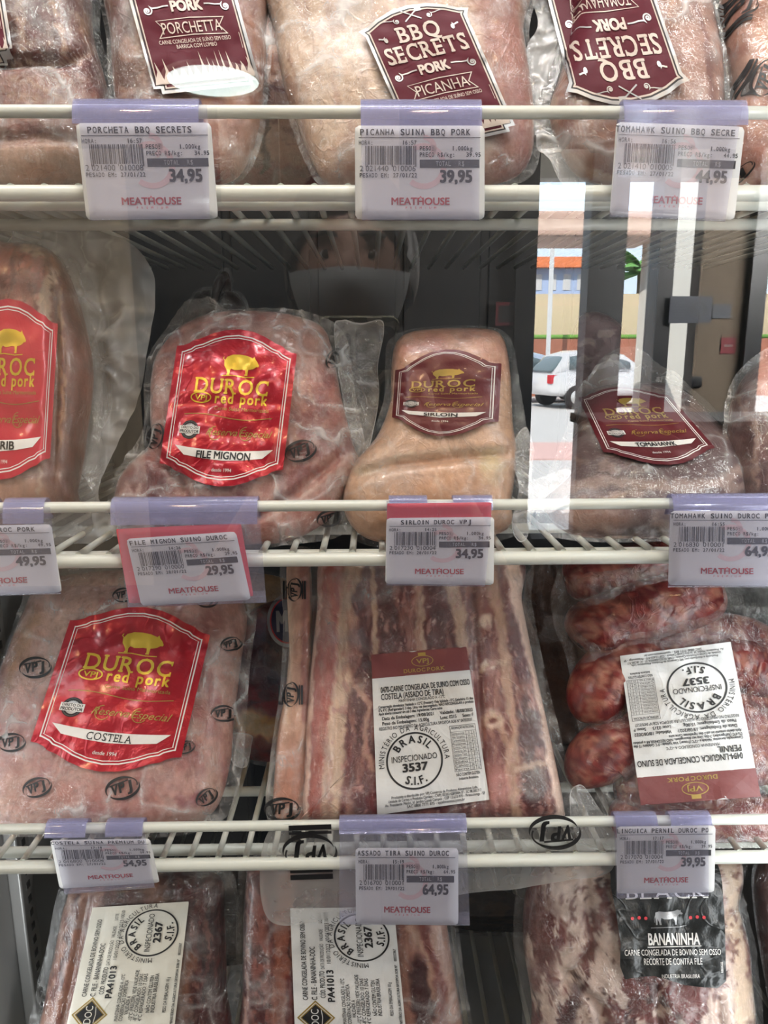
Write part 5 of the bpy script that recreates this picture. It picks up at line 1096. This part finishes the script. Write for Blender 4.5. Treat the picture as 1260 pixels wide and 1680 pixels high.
K['counter'] = simple('dark_counter', (.012, .012, .013, 1), .7)
ct = thing('shop_counter', 'dark shop counter near the entrance, hiding the lower doorway in the glass', 'counter', (float(refl(1190, 690, -2.6)[0]), -2.8, 0))
ca, cb = refl(988, 692, -2.6), refl(1420, 692, -2.6)
MB().box((ca[0] + .03, -3.05, 0), (cb[0], -2.63, ca[2] - .04), bev=.004).build('cabinet_body', K['counter'], ct, False); MB().box((ca[0], -3.08, ca[2] - .04), (cb[0] + .02, -2.6, ca[2]), bev=.004).build('counter_top', K['counter'], ct, False)
pa, pb = refl(846, 884, -3.4), refl(985, 884, -3.4)
pl_ = thing('added_bench', 'low dark bench added before the doorway to cut off its mirror image', 'bench', ((pa[0] + pb[0]) / 2, -3.5, 0))  # added to block the lower doorway in the mirror
MB().box((pa[0], -3.6, pa[2] - .04), (pb[0], -3.4, pa[2]), bev=.004).build('seat', K['counter'], pl_, False)
for bx in (pa[0] + .02, pb[0] - .06): MB().box((bx, -3.59, 0), (bx + .04, -3.41, pa[2] - .04)).build('leg', K['counter'], pl_, False)
MB().box((pa[0] + .02, -3.42, .02), (pb[0] - .02, -3.405, pa[2] - .04)).build('front_panel', K['counter'], pl_, False)
# signs on the entrance wall
def wall_sign(name, label, a, b, ya, yb, k, ink, draw, y=.0):
    A_, B_ = refl(a, ya, SY + .065 + y), refl(b, yb, SY + .065 + y); t = thing(name, label, 'sign', ((A_[0] + B_[0]) / 2, SY + .065 + y, B_[2]))
    MB().box((A_[0], SY + .05 + y, B_[2]), (B_[0], SY + .065 + y, A_[2])).build('board', K[k], t, False)
    w, h = B_[0] - A_[0], A_[2] - B_[2]; art = Art(); draw(art)
    def mp(x, yy, l): x = np.asarray(x); yy = np.asarray(yy); return np.stack([B_[0] - w * x / 100, np.zeros_like(x) + SY + .066 + y + .0006 * l, B_[2] + h * yy / 70], -1)
    sticker('sign_face', t, mp, [K[ink], K['frame']], art, None, L=200); return t
K['navy_sign'] = simple('navy_sign', (.008, .012, .022, 1), .5); K['red_sign'] = simple('red_sign', (.12, .008, .014, 1), .5); K['grey_sign'] = simple('grey_sign', (.03, .035, .045, 1), .5); K['sign_ink'] = simple('pale_blue_ink', (.025, .03, .04, 1), .5)
def dr(a):
    a.disc(32, 36, 20, 1, 1); a.ring(32, 36, 21, 2, 0, 2); a.disc(32, 44, 8, 0, 2); a.poly([(18, 22), (46, 22), (40, 36), (24, 36)], 0, 2)
    for i in range(6): a.rect(62, 16 + i * 7, 92 - (i % 3) * 6, 18.6 + i * 7, 0, 1)
wall_sign('wall_sign', 'dark blue notice with a round emblem beside the white post, mirrored in glass', 1100, 1166, 486, 530, 'navy_sign', 'sign_ink', dr, .012)
wall_sign('wall_sign', 'small grey notice beside the dark blue one, mirrored in glass', 1170, 1198, 499, 522, 'grey_sign', 'sign_ink', lambda a: [a.rect(20, 16 + i * 14, 80, 21 + i * 14, 0, 1) for i in range(3)], -.06)
wall_sign('wall_sign', 'small red notice on the beige wall, mirrored in glass', 1184, 1206, 554, 580, 'red_sign', 'white_ink', lambda a: a.rect(20, 30, 80, 40, 0, 1), -.06)
wall_sign('wall_sign', 'red-edged notice on the dark wall above the cream pork block, mirrored in glass', 814, 860, 496, 534, 'red_sign', 'panel', lambda a: a.rect(10, 10, 90, 60, 0, 1), -.03)
so = refl(1142, 626, SY); t = thing('wall_socket', 'tiny dark wall socket on the beige wall, mirrored in glass', 'socket', (so[0], SY, so[2] - .03))
MB().box((so[0] - .03, SY, so[2] - .03), (so[0] + .03, SY + .012, so[2] + .03), bev=.004).build('socket_plate', K['frame'], t)
# -------------------------------------------------- outside
K['asphalt'] = simple('pale_paving', (.42, .40, .385, 1), .8, noise=.08, nscale=2); K['red_kerb'] = simple('red_paving', (.50, .32, .29, 1), .8, noise=.1, nscale=3)
K['soil'] = simple('red_soil', (.30, .115, .07, 1), .9, noise=.25, nscale=3); K['lawn'] = simple('grass_green', (.12, .26, .045, 1), .9, noise=.3, nscale=20)
K['yard_wall'] = simple('tan_wall', (.52, .40, .27, 1), .85, noise=.06, nscale=1.5); K['roof'] = simple('orange_roof', (.62, .17, .06, 1), .7); K['bluewall'] = simple('pale_blue_wall', (.34, .43, .62, 1), .7); K['white_wall'] = simple('white_wall', (.6, .6, .6, 1), .7)
K['car_paint'] = simple('white_car_paint', (.66, .66, .67, 1), .25, coat=.6); K['car_blue'] = simple('grey_blue_car_paint', (.25, .30, .38, 1), .25, coat=.6); K['car_glass'] = simple('dark_car_glass', (.08, .11, .12, 1), .08); K['tyre'] = simple('tyre_rubber', (.012, .012, .012, 1), .8); K['tail'] = simple('red_tail_lamp', (.45, .02, .03, 1), .2); K['pink_beam'] = simple('pink_awning', (.62, .42, .34, 1), .7)
def ox(px, Y, py=582): return float(refl(px, py, Y)[0])
def oz(py, Y, px=950): return float(refl(px, py, Y)[2])
struct('ground', MB().box((-14, -40, -.25), (22, SY - .12, -.05)), K['asphalt'])
struct('ground_red_strip', MB().box((-8, -11.5, -.05), (14, -9.6, -.03)), K['red_kerb'])
yb = -25.
struct('bank', MB().box((-8, yb - 3, -.1), (20, yb, oz(556, yb))), K['soil'])
tag(MB().box((-8, yb - 2.05, oz(556, yb)), (20, yb - .05, oz(549, yb))).build('lawn', K['lawn']), 'green strip of grass on top of the red soil bank, mirrored in glass', 'grass')['kind'] = 'stuff'
struct('wall_yard', MB().box((-8, yb - 2.4, 0), (20, yb - 2.1, oz(500, yb - 2.1))).box((-8, yb - 2.45, oz(500, yb - 2.1)), (20, yb - 2.15, oz(482, yb - 2.1))), K['yard_wall'])
bd = thing('building', 'blue-walled house with an orange roof edge, mirrored in the glass', 'building', (ox(916, -33), -33, 0))
xa, xb = ox(862, -33), ox(962, -33)
MB().box((xa, -37, 0), (xb, -33, oz(440, -33))).build('wall', K['bluewall'], bd, False); MB().box((xa - .3, -37.4, oz(440, -33)), (xb + .3, -32.6, oz(423, -33))).build('roof', K['roof'], bd, False)
for i in range(4):
    MB().box((xa + (xb - xa) * (.1 + .23 * i), -33.05, oz(476, -33)), (xa + (xb - xa) * (.22 + .23 * i), -32.97, oz(450, -33))).build('window', K['white_wall'], bd, False)
struct('trim_3', MB().box((ox(1089, -6.2), -6.5, -.06), (ox(1127, -6.2), -6.2, 4.2), bev=.01), K['post'])
aw = thing('awning', 'pale pink awning beam across the shop entrance, mirrored in glass', 'awning', (ox(960, -5), -5, oz(388, -5)))
MB().box((ox(860, -5), -5.6, oz(388, -5)), (ox(1078, -5), -5, oz(345, -5)), bev=.02).build('beam', K['pink_beam'], aw, False)
for sx in (ox(866, -5), ox(1074, -5)): MB().tube([(sx, -5.3, -.05), (sx, -5.3, oz(380, -5))], .03).build('post', K['post'], aw)
lmp = thing('lamp_post', 'thin pale lamp post in front of the yard wall, mirrored in glass', 'lamp post', (ox(899, -23.5), -23.5, -.05))
MB().tube([(ox(899, -23.5), -23.5, -.05), (ox(899, -23.5), -23.5, oz(360, -23.5))], .07).build('pole', K['white_wall'], lmp)
MB().tube([(ox(899, -23.5), -23.5, oz(360, -23.5)), (ox(899, -23.5) + .5, -23.5, oz(352, -23.5)), (ox(899, -23.5) + 1.1, -23.5, oz(350, -23.5))], .05).build('arm', K['white_wall'], lmp)
pm = thing('palm_tree', 'green palm tree beyond the yard wall, mirrored in the glass', 'tree', (ox(1043, -29), -29, 0))
pz = oz(448, -29); pxx = ox(1043, -29)
K['trunk'] = simple('palm_trunk', (.2, .13, .08, 1), .9, noise=.2, nscale=8); K['frond'] = simple('palm_frond', (.10, .26, .05, 1), .6, noise=.2, nscale=5)
MB().tube([(pxx, -29, 0), (pxx + .05, -29, pz * .5), (pxx, -29, pz)], [.2, .15, .13]).build('trunk', K['trunk'], pm)
for i in range(18):
    a = i * 2.4; el = .9 - .1 * (i % 9); n = 10; V = []; f = []
    for k in range(n):
        s = k / (n - 1); r_ = 2.3 * s; z = pz + math.sin(el) * r_ - .9 * s * s; w = .26 * math.sin(math.pi * (.08 + .92 * s)) + .01
        c = np.array([pxx + math.cos(a) * r_ * math.cos(el * .7), -29 + math.sin(a) * r_ * math.cos(el * .7), z]); side = np.array([-math.sin(a), math.cos(a), 0])
        V += [c - side * w + (0, 0, -.5 * w), c + (0, 0, .03), c + side * w + (0, 0, -.5 * w)]
        if k: b = 3 * (k - 1); f += [(b, b + 1, b + 4, b + 3), (b + 1, b + 2, b + 5, b + 4)]
    mesh('frond', V, f, K['frond'], pm)
def car(label, x, y, rot, paint_k, flip=1):
    t = thing('car', label, 'car', (x, y, -.05)); cr, sr = math.cos(rot), math.sin(rot)
    def place(V): V = np.asarray(V, float); return np.stack([x + cr * V[:, 0] - sr * V[:, 1], y + sr * V[:, 0] + cr * V[:, 1], -.05 + V[:, 2]], -1)
    def loft(secs, name, k):
        n = len(secs[0]); V = np.concatenate(secs); f = [(r * n + i, r * n + (i + 1) % n, (r + 1) * n + (i + 1) % n, (r + 1) * n + i) for r in range(len(secs) - 1) for i in range(n)]
        f += [tuple(range(n))[::-1], tuple(range(len(V) - n, len(V)))]; return mesh(name, place(V), f, K[k], t, True)
    def ell(xx, z0, z1, w, n=20, e=.35):
        a = np.linspace(0, 2 * np.pi, n, endpoint=False); c, s_ = np.cos(a), np.sin(a)
        return np.stack([np.full(n, xx), w * np.sign(c) * np.abs(c) ** e, (z0 + z1) / 2 + (z1 - z0) / 2 * np.sign(s_) * np.abs(s_) ** e], -1)
    st = [(0, .42, .80, .70), (.08, .34, .92, .80), (.5, .30, .98, .86), (1.4, .30, .96, .88), (2.6, .30, .94, .88), (3.3, .32, .86, .84), (3.75, .36, .74, .74), (3.86, .42, .64, .64)]
    loft([ell(*q_) for q_ in st], 'body', paint_k)
    cb = [(.12, .88, .95, .70), (.45, .88, 1.38, .66), (.9, .88, 1.50, .62), (1.7, .88, 1.52, .62), (2.2, .88, 1.40, .64), (2.85, .86, .95, .72)]
    loft([ell(*q_) for q_ in cb], 'cabin', paint_k)
    gl = [(.06, .95, .99, .58), (.40, .98, 1.34, .56), (.5, .98, 1.38, .56)]; loft([ell(*q_) for q_ in gl], 'rear_window', 'car_glass')
    loft([ell(*q_) for q_ in [(.55, .98, 1.36, .715), (1.0, .98, 1.42, .70), (1.6, .98, 1.42, .70), (2.3, .98, 1.22, .72)]], 'side_window', 'car_glass')
    for wx in (.68, 3.12):
        for s_ in (-1, 1):
            m_ = MB().tube(place([(wx, s_ * .70, .31), (wx, s_ * .74, .31), (wx, s_ * .86, .31), (wx, s_ * .89, .31)]), [.25, .31, .31, .26], 24); w_ = m_.build('wheel', K['tyre'], t)
            MB().tube(place([(wx, s_ * .88, .31), (wx, s_ * .90, .31)]), .18, 20).build('hubcap', K['steel'], w_)
    for s_ in (-1, 1):
        m_ = MB(); m_.add(place([(-.02 + dx, s_ * .66 + dy, .72 + dz) for dx in (0, .2) for dy in (-.1, .1) for dz in (-.06, .16)]), [(0, 1, 3, 2), (4, 6, 7, 5), (0, 4, 5, 1), (2, 3, 7, 6), (0, 2, 6, 4), (1, 5, 7, 3)]); m_.build('tail_lamp', K['tail'], t, False)
    return t
car('white hatchback parked outside, its back mirrored over the chop pack', ox(884, -19.6), -19.6, -.25, 'car_paint')
car('grey-blue car parked behind the white hatchback, mirrored in the glass', ox(862, -22.6) - 1.8, -22.4, .1, 'car_blue')
# =================================================================== the person taking the photograph, seen only as a dim mirror image in the glass
K['skin'] = simple('skin', (.42, .24, .17, 1), .5); K['hair'] = simple('dark_hair', (.018, .013, .01, 1), .45, bump=.4, bscale=220); K['shirt'] = simple('black_shirt', (.014, .015, .017, 1), .85, bump=.2, bscale=60)
K['jeans'] = simple('dark_jeans', (.03, .04, .07, 1), .85); K['shoe'] = simple('dark_shoe', (.02, .02, .02, 1), .5); K['mask'] = simple('pale_face_mask', (.62, .64, .65, 1), .8, bump=.15, bscale=200); K['eye'] = simple('eye_white', (.75, .74, .72, 1), .2); K['iris'] = simple('brown_iris', (.05, .025, .012, 1), .15); K['phone_body'] = simple('dark_phone', (.02, .02, .022, 1), .2)
HX, HY, HZ = -.028, -.775, CZ + .118          # middle of the head
pr = thing('person', 'person in face mask and black shirt holding up a phone, mirrored in the glass', 'person', (HX, HY - .03, 0))
def skin(nodes, edges, root=0, sub=2):
    """one continuous surface grown on a skeleton: nodes = {name: ((x,y,z), r or (rx,ry))}"""
    names = list(nodes); ix = {n: i for i, n in enumerate(names)}
    me = bpy.data.meshes.new('skeleton'); me.from_pydata([nodes[n][0] for n in names], [(ix[a], ix[b]) for a, b in edges], [])
    o = bpy.data.objects.new('skeleton', me); COL.objects.link(o)
    md = o.modifiers.new('Skin', 'SKIN'); md.use_smooth_shade = True
    for i, n in enumerate(names):
        r = nodes[n][1]; r = r if isinstance(r, tuple) else (r, r); sv = me.skin_vertices[0].data[i]; sv.radius = r; sv.use_root = (i == root)
    s_ = o.modifiers.new('Sub', 'SUBSURF'); s_.levels = sub; s_.render_levels = sub
    dg = bpy.context.evaluated_depsgraph_get(); ev = o.evaluated_get(dg); m2 = ev.to_mesh()
    V = np.array([v.co[:] for v in m2.vertices]); f = [tuple(p.vertices) for p in m2.polygons]
    ev.to_mesh_clear(); bpy.data.objects.remove(o); bpy.data.meshes.remove(me); return V, f
def head():
    n, k = 40, 28; V = []; f = []
    for i in range(k + 1):
        ph = math.pi * i / k
        for j in range(n):
            t = 2 * math.pi * j / n; x, y, z = math.sin(ph) * math.cos(t), math.sin(ph) * math.sin(t), math.cos(ph)   # +y = towards the glass
            w = .076 * (1 - .16 * max(0, -z) ** 1.5); d = .096 * (1 - .10 * max(0, -z)); hh = .118
            px, py, pz = x * w, y * d, z * hh
            if y > 0:
                fr_ = max(0., y)
                py += .024 * math.exp(-(x / .16) ** 2 - ((z + .12) / .17) ** 2) * fr_                       # nose
                py += .006 * math.exp(-(x / .5) ** 2 - ((z - .22) / .08) ** 2) * fr_                        # brow
                for s in (-1, 1): py -= .012 * math.exp(-((x - s * .36) / .17) ** 2 - ((z - .05) / .10) ** 2) * fr_   # eye sockets
                py += .005 * math.exp(-(x / .3) ** 2 - ((z + .42) / .05) ** 2) * fr_ + .004 * math.exp(-(x / .26) ** 2 - ((z + .52) / .05) ** 2) * fr_   # lips
                py += .010 * math.exp(-(x / .3) ** 2 - ((z + .78) / .16) ** 2) * fr_                        # chin
            V.append((HX + px, HY + py, HZ + pz))
        if i: f += [((i - 1) * n + j, (i - 1) * n + (j + 1) % n, i * n + (j + 1) % n, i * n + j) for j in range(n)]
    return V, f
lens = np.array(C); PH = Matrix.Rotation(math.radians(-12), 3, 'X')    # the phone leans with the lens
def ph(x, y, z): v = PH @ Vector((x, y, z)); return (C[0] + v.x, C[1] + v.y, C[2] + v.z)
sh = CZ - .145
nodes = {'pelvis': ((HX, HY - .07, .86), (.15, .105)), 'waist': ((HX, HY - .07, 1.00), (.125, .09)), 'chest': ((HX, HY - .06, CZ - .22), (.15, .10)), 'collar': ((HX, HY - .055, sh + .015), (.09, .065)), 'neck': ((HX, HY - .035, CZ + .02), .05), 'skull': ((HX, HY - .02, CZ + .09), .055)}
edges = [('pelvis', 'waist'), ('waist', 'chest'), ('chest', 'collar'), ('collar', 'neck'), ('neck', 'skull')]
def q_(p): return tuple(float(v) for v in p)
GR = {-1: np.array(ph(-.066, -.024, -.075)), 1: np.array(ph(.040, -.024, -.075))}
for s in (-1, 1):
    t = 'r' if s > 0 else 'l'
    wr = GR[s] + np.array([s * .045, -.045, -.075]); pal = np.array(ph(-.084 if s < 0 else .058, -.047, -.092)); kn = np.array(ph(-.079 if s < 0 else .053, -.041, -.048)); tp = np.array(ph(-.074 if s < 0 else .048, -.036, -.028))
    nodes.update({t + 'shoulder': (q_((HX + s * .17, HY - .055, sh - .02)), .055), t + 'upper': (q_((HX + s * .215, HY + .0, sh - .15)), .044), t + 'elbow': (q_((HX + s * .235, HY + .06, sh - .27)), .036), t + 'fore': (q_((np.array([HX + s * .235, HY + .06, sh - .27]) + wr) / 2), .036), t + 'wrist': (q_(wr), (.026, .02)), t + 'palm': (q_(pal), (.034, .017)), t + 'knuckle': (q_(kn), (.034, .015)), t + 'ridge': (q_(tp), (.026, .011)),
                  t + 'hip': (q_((HX + s * .09, HY - .07, .80)), .09), t + 'thigh': (q_((HX + s * .10, HY - .06, .62)), .075), t + 'knee': (q_((HX + s * .10, HY - .05, .46)), .054), t + 'calf': (q_((HX + s * .10, HY - .075, .30)), .052), t + 'ankle': (q_((HX + s * .10, HY - .08, .09)), .036), t + 'toe': (q_((HX + s * .12, HY + .07, .035)), (.036, .026))})
    edges += [('collar', t + 'shoulder'), (t + 'shoulder', t + 'upper'), (t + 'upper', t + 'elbow'), (t + 'elbow', t + 'fore'), (t + 'fore', t + 'wrist'), (t + 'wrist', t + 'palm'), (t + 'palm', t + 'knuckle'), (t + 'knuckle', t + 'ridge'), ('pelvis', t + 'hip'), (t + 'hip', t + 'thigh'), (t + 'thigh', t + 'knee'), (t + 'knee', t + 'calf'), (t + 'calf', t + 'ankle'), (t + 'ankle', t + 'toe')]
Vb, fb = skin(nodes, edges); body = MB(); body.add(Vb, fb); body.add(*head())
for s in (-1, 1):
    ear = [(HX + s * (.074 + .008 * math.sin(a) * 0 + .01 * (k % 2)), HY - .012 + .016 * math.cos(a), HZ - .012 + .03 * math.sin(a)) for k in range(3) for a in np.linspace(0, 2 * np.pi, 16, endpoint=False)]
    body.add(ear, [(r * 16 + j, r * 16 + (j + 1) % 16, (r + 1) * 16 + (j + 1) % 16, (r + 1) * 16 + j) for r in range(2) for j in range(16)] + [tuple(range(32, 48))])
    # five fingers: their tips curl round the edge of the phone, the thumb lies along its near face
    g = GR[s]; x0 = -.055 if s < 0 else .029
    for k, (ln, rr) in enumerate(((.9, .0085), (1., .009), (.97, .0085), (.8, .0075))):
        z = -.035 - .019 * k; e = .004 * (1 - ln)
        P = [ph(x0 + s * .022, -.040, z - .012), ph(x0 + s * .021, -.026, z - .004), ph(x0 + s * .0135, -.004 + e, z), ph(x0 + s * .004, .0035, z + .002), ph(x0 - s * .012 * ln, .0075, z + .003)]
        V_, f_ = skin({str(i): (p, rr * (1 - .09 * i)) for i, p in enumerate(P)}, [(str(i), str(i + 1)) for i in range(4)], 0, 2); body.add(V_, f_)
    P = [ph(x0 + s * .016, -.042, -.092), ph(x0 + s * .012, -.032, -.074), ph(x0 - s * .004, -.026, -.056), ph(x0 - s * .016, -.0245, -.042)]
    V_, f_ = skin({str(i): (p, (.0125, .011, .0095, .008)[i]) for i, p in enumerate(P)}, [(str(i), str(i + 1)) for i in range(3)], 0, 2); body.add(V_, f_)
body.build('body', K['skin'], pr)
# clothing follows the body a little outside it
cl = {k: v for k, v in nodes.items()}
def grow(names, add, over={}): return {n: (over.get(n, nodes[n][0]), tuple(np.array(nodes[n][1] if isinstance(nodes[n][1], tuple) else (nodes[n][1],) * 2) + add)) for n in names}
nodes['hem'] = ((HX, HY - .07, .80), (.155, .115)); edges.append(('pelvis', 'hem'))
ss = ['chest', 'waist', 'pelvis', 'hem', 'collar'] + [t + p for t in 'lr' for p in ('shoulder', 'upper', 'elbow')]
V_, f_ = skin(grow(ss, .016), [e for e in edges if e[0] in ss and e[1] in ss]); mesh('shirt', V_, f_, K['shirt'], pr)
ts = ['pelvis'] + [t + p for t in 'lr' for p in ('hip', 'thigh', 'knee', 'calf', 'ankle')]
V_, f_ = skin(grow(ts, .014), [e for e in edges if e[0] in ts and e[1] in ts]); mesh('trousers', V_, f_, K['jeans'], pr)
for t in 'lr':
    a, b = np.array(nodes[t + 'ankle'][0]), np.array(nodes[t + 'toe'][0])
    V_, f_ = skin({'heel': (q_((a[0], a[1] - .03, .045)), (.042, .04)), 'mid': (q_(((a + b) / 2) * [1, 1, 0] + np.array([0, 0, .045])), (.044, .042)), 'toe': (q_((b[0], b[1] + .03, .036)), (.04, .034))}, [('heel', 'mid'), ('mid', 'toe')]); mesh('shoe', V_, f_, K['shoe'], pr)
def shell(z0, z1, t0, t1, off, nr, nc):
    V = []; f = []
    for i in range(nr + 1):
        z = z0 + (z1 - z0) * i / nr
        for j in range(nc + 1):
            t = t0 + (t1 - t0) * j / nc; c = math.sqrt(max(0., 1 - z * z)); x, y = c * math.cos(t), c * math.sin(t)
            w = .076 * (1 - .16 * max(0, -z) ** 1.5) + off; d = .096 * (1 - .10 * max(0, -z)) + off
            o_ = .018 * math.exp(-(x / .3) ** 2 - ((z + .2) / .3) ** 2) if y > 0 else 0
            V.append((HX + x * w, HY + y * d + o_, HZ + z * (.118 + off)))
    n = nc + 1; f = [(i * n + j, i * n + j + 1, (i + 1) * n + j + 1, (i + 1) * n + j) for i in range(nr) for j in range(nc)]
    return V, f
def hair_mesh():
    V = []; n, k = 64, 26
    for i in range(k + 1):
        for j in range(n):
            t = 2 * math.pi * j / n; fr_ = max(0., math.sin(t)); low = -.80 + 1.28 * (max(0., math.sin(t) + .35) / 1.35) ** .8
            ph_ = math.acos(max(-1, min(1, low))) * i / k; z = math.cos(ph_); c = math.sin(ph_)
            nz = float(fbm(np.array([t * 5.0]), np.array([ph_ * 1.2]), 90, 3)[0]); off = .012 + .006 * nz + .004 * math.sin(t * 23 + 3 * nz)
            V.append((HX + c * math.cos(t) * (.076 + off), HY + c * math.sin(t) * (.096 + off) - .004, HZ + z * (.118 + off)))
    return V, [(i * n + j, i * n + (j + 1) % n, (i + 1) * n + (j + 1) % n, (i + 1) * n + j) for i in range(k) for j in range(n)]
hv, hf_ = hair_mesh(); mesh('hair', hv, hf_, K['hair'], pr)
mk = shell(-.93, -.10, math.radians(22), math.radians(158), .011, 12, 24); mo = mesh('face_mask', mk[0], mk[1], K['mask'], pr)
for s in (-1, 1): MB().tube([(HX + s * .070, HY + .045, HZ - .03), (HX + s * .083, HY + .01, HZ - .008), (HX + s * .083, HY - .025, HZ - .002)], .0014, 6).build('ear_loop', K['mask'], mo)
for s in (-1, 1):
    for nm, r_, y_, k_ in (('eye', .0115, .071, 'eye'),):
        bm = bmesh.new(); bmesh.ops.create_uvsphere(bm, u_segments=16, v_segments=10, radius=r_); bm.verts.index_update()
        V_ = [(v.co.x + HX + s * .028, v.co.y + HY + y_, v.co.z + HZ + .007) for v in bm.verts]; f_ = [[v.index for v in p.verts] for p in bm.faces]; bm.free()
        eo = mesh('eye', V_, f_, K['eye'], pr)
        MB().tube([(HX + s * .028, HY + y_ + .0100, HZ + .006), (HX + s * .028, HY + y_ + .0122, HZ + .006)], .0055, 16).build('iris', K['iris'], eo)
    MB().tube([(HX + s * .012, HY + .094, HZ + .026), (HX + s * .028, HY + .092, HZ + .031), (HX + s * .046, HY + .080, HZ + .027)], .003, 8).build('eyebrow', K['hair'], pr)
# the phone: its lens is where the photograph is taken from
def camo(name):
    m, nt, out = mat(name); L = nt.links.new; p = N(nt, 'ShaderNodeBsdfPrincipled'); setin(p, Roughness=.6)
    tc = N(nt, 'ShaderNodeTexCoord'); n = N(nt, 'ShaderNodeTexNoise'); n.inputs['Scale'].default_value = 38; n.inputs['Detail'].default_value = 1; L(tc.outputs['Object'], n.inputs['Vector'])
    cr = N(nt, 'ShaderNodeValToRGB'); cr.color_ramp.interpolation = 'CONSTANT'; e = cr.color_ramp.elements; e[0].color = (.07, .075, .05, 1); e[1].position = .44; e[1].color = (.34, .32, .22, 1); x = e.new(.53); x.color = (.55, .52, .40, 1); x = e.new(.6); x.color = (.12, .12, .08, 1)
    L(n.outputs[0], cr.inputs[0]); L(cr.outputs[0], p.inputs['Base Color']); L(p.outputs[0], out.inputs[0]); return m
K['phone_case'] = camo('camouflage_phone_case')
pt = thing('phone', 'phone in an olive camouflage case held up to the glass, dimly mirrored', 'phone', ph(-.013, -.013, -.105))
def rbox(x0, y0_, z0, x1, y1_, z1, r, k=5):
    P = []
    for cx_, cz_, a0 in ((x1 - r, z0 + r, -90), (x1 - r, z1 - r, 0), (x0 + r, z1 - r, 90), (x0 + r, z0 + r, 180)):
        for a in np.radians(np.linspace(a0, a0 + 90, k)): P.append((cx_ + r * math.cos(a), cz_ + r * math.sin(a)))
    n = len(P); V = [ph(x, y, z) for y in (y0_, y1_) for x, z in P]
    return V, [tuple(range(n))[::-1], tuple(range(n, 2 * n))] + [(i, n + i, n + (i + 1) % n, (i + 1) % n) for i in range(n)]
def solid(name, args, k, par):
    V_, f_ = rbox(*args); return mesh(name, V_, f_, K[k], par, False)
solid('phone_case', (-.055, -.017, -.115, .029, -.0045, .036, .01), 'phone_case', pt)
solid('screen', (-.052, -.0178, -.112, .026, -.0171, .033, .008), 'phone_body', pt)
cbm = solid('camera_bump', (-.016, -.0044, -.016, .024, -.0030, .028, .008), 'phone_body', pt)
for x, z in ((0, 0), (.012, .018), (-.006, .018)): MB().tube([ph(x, -.0030, z), ph(x, -.0014, z)], .0062, 20).build('lens_ring', K['steel_case'], cbm)
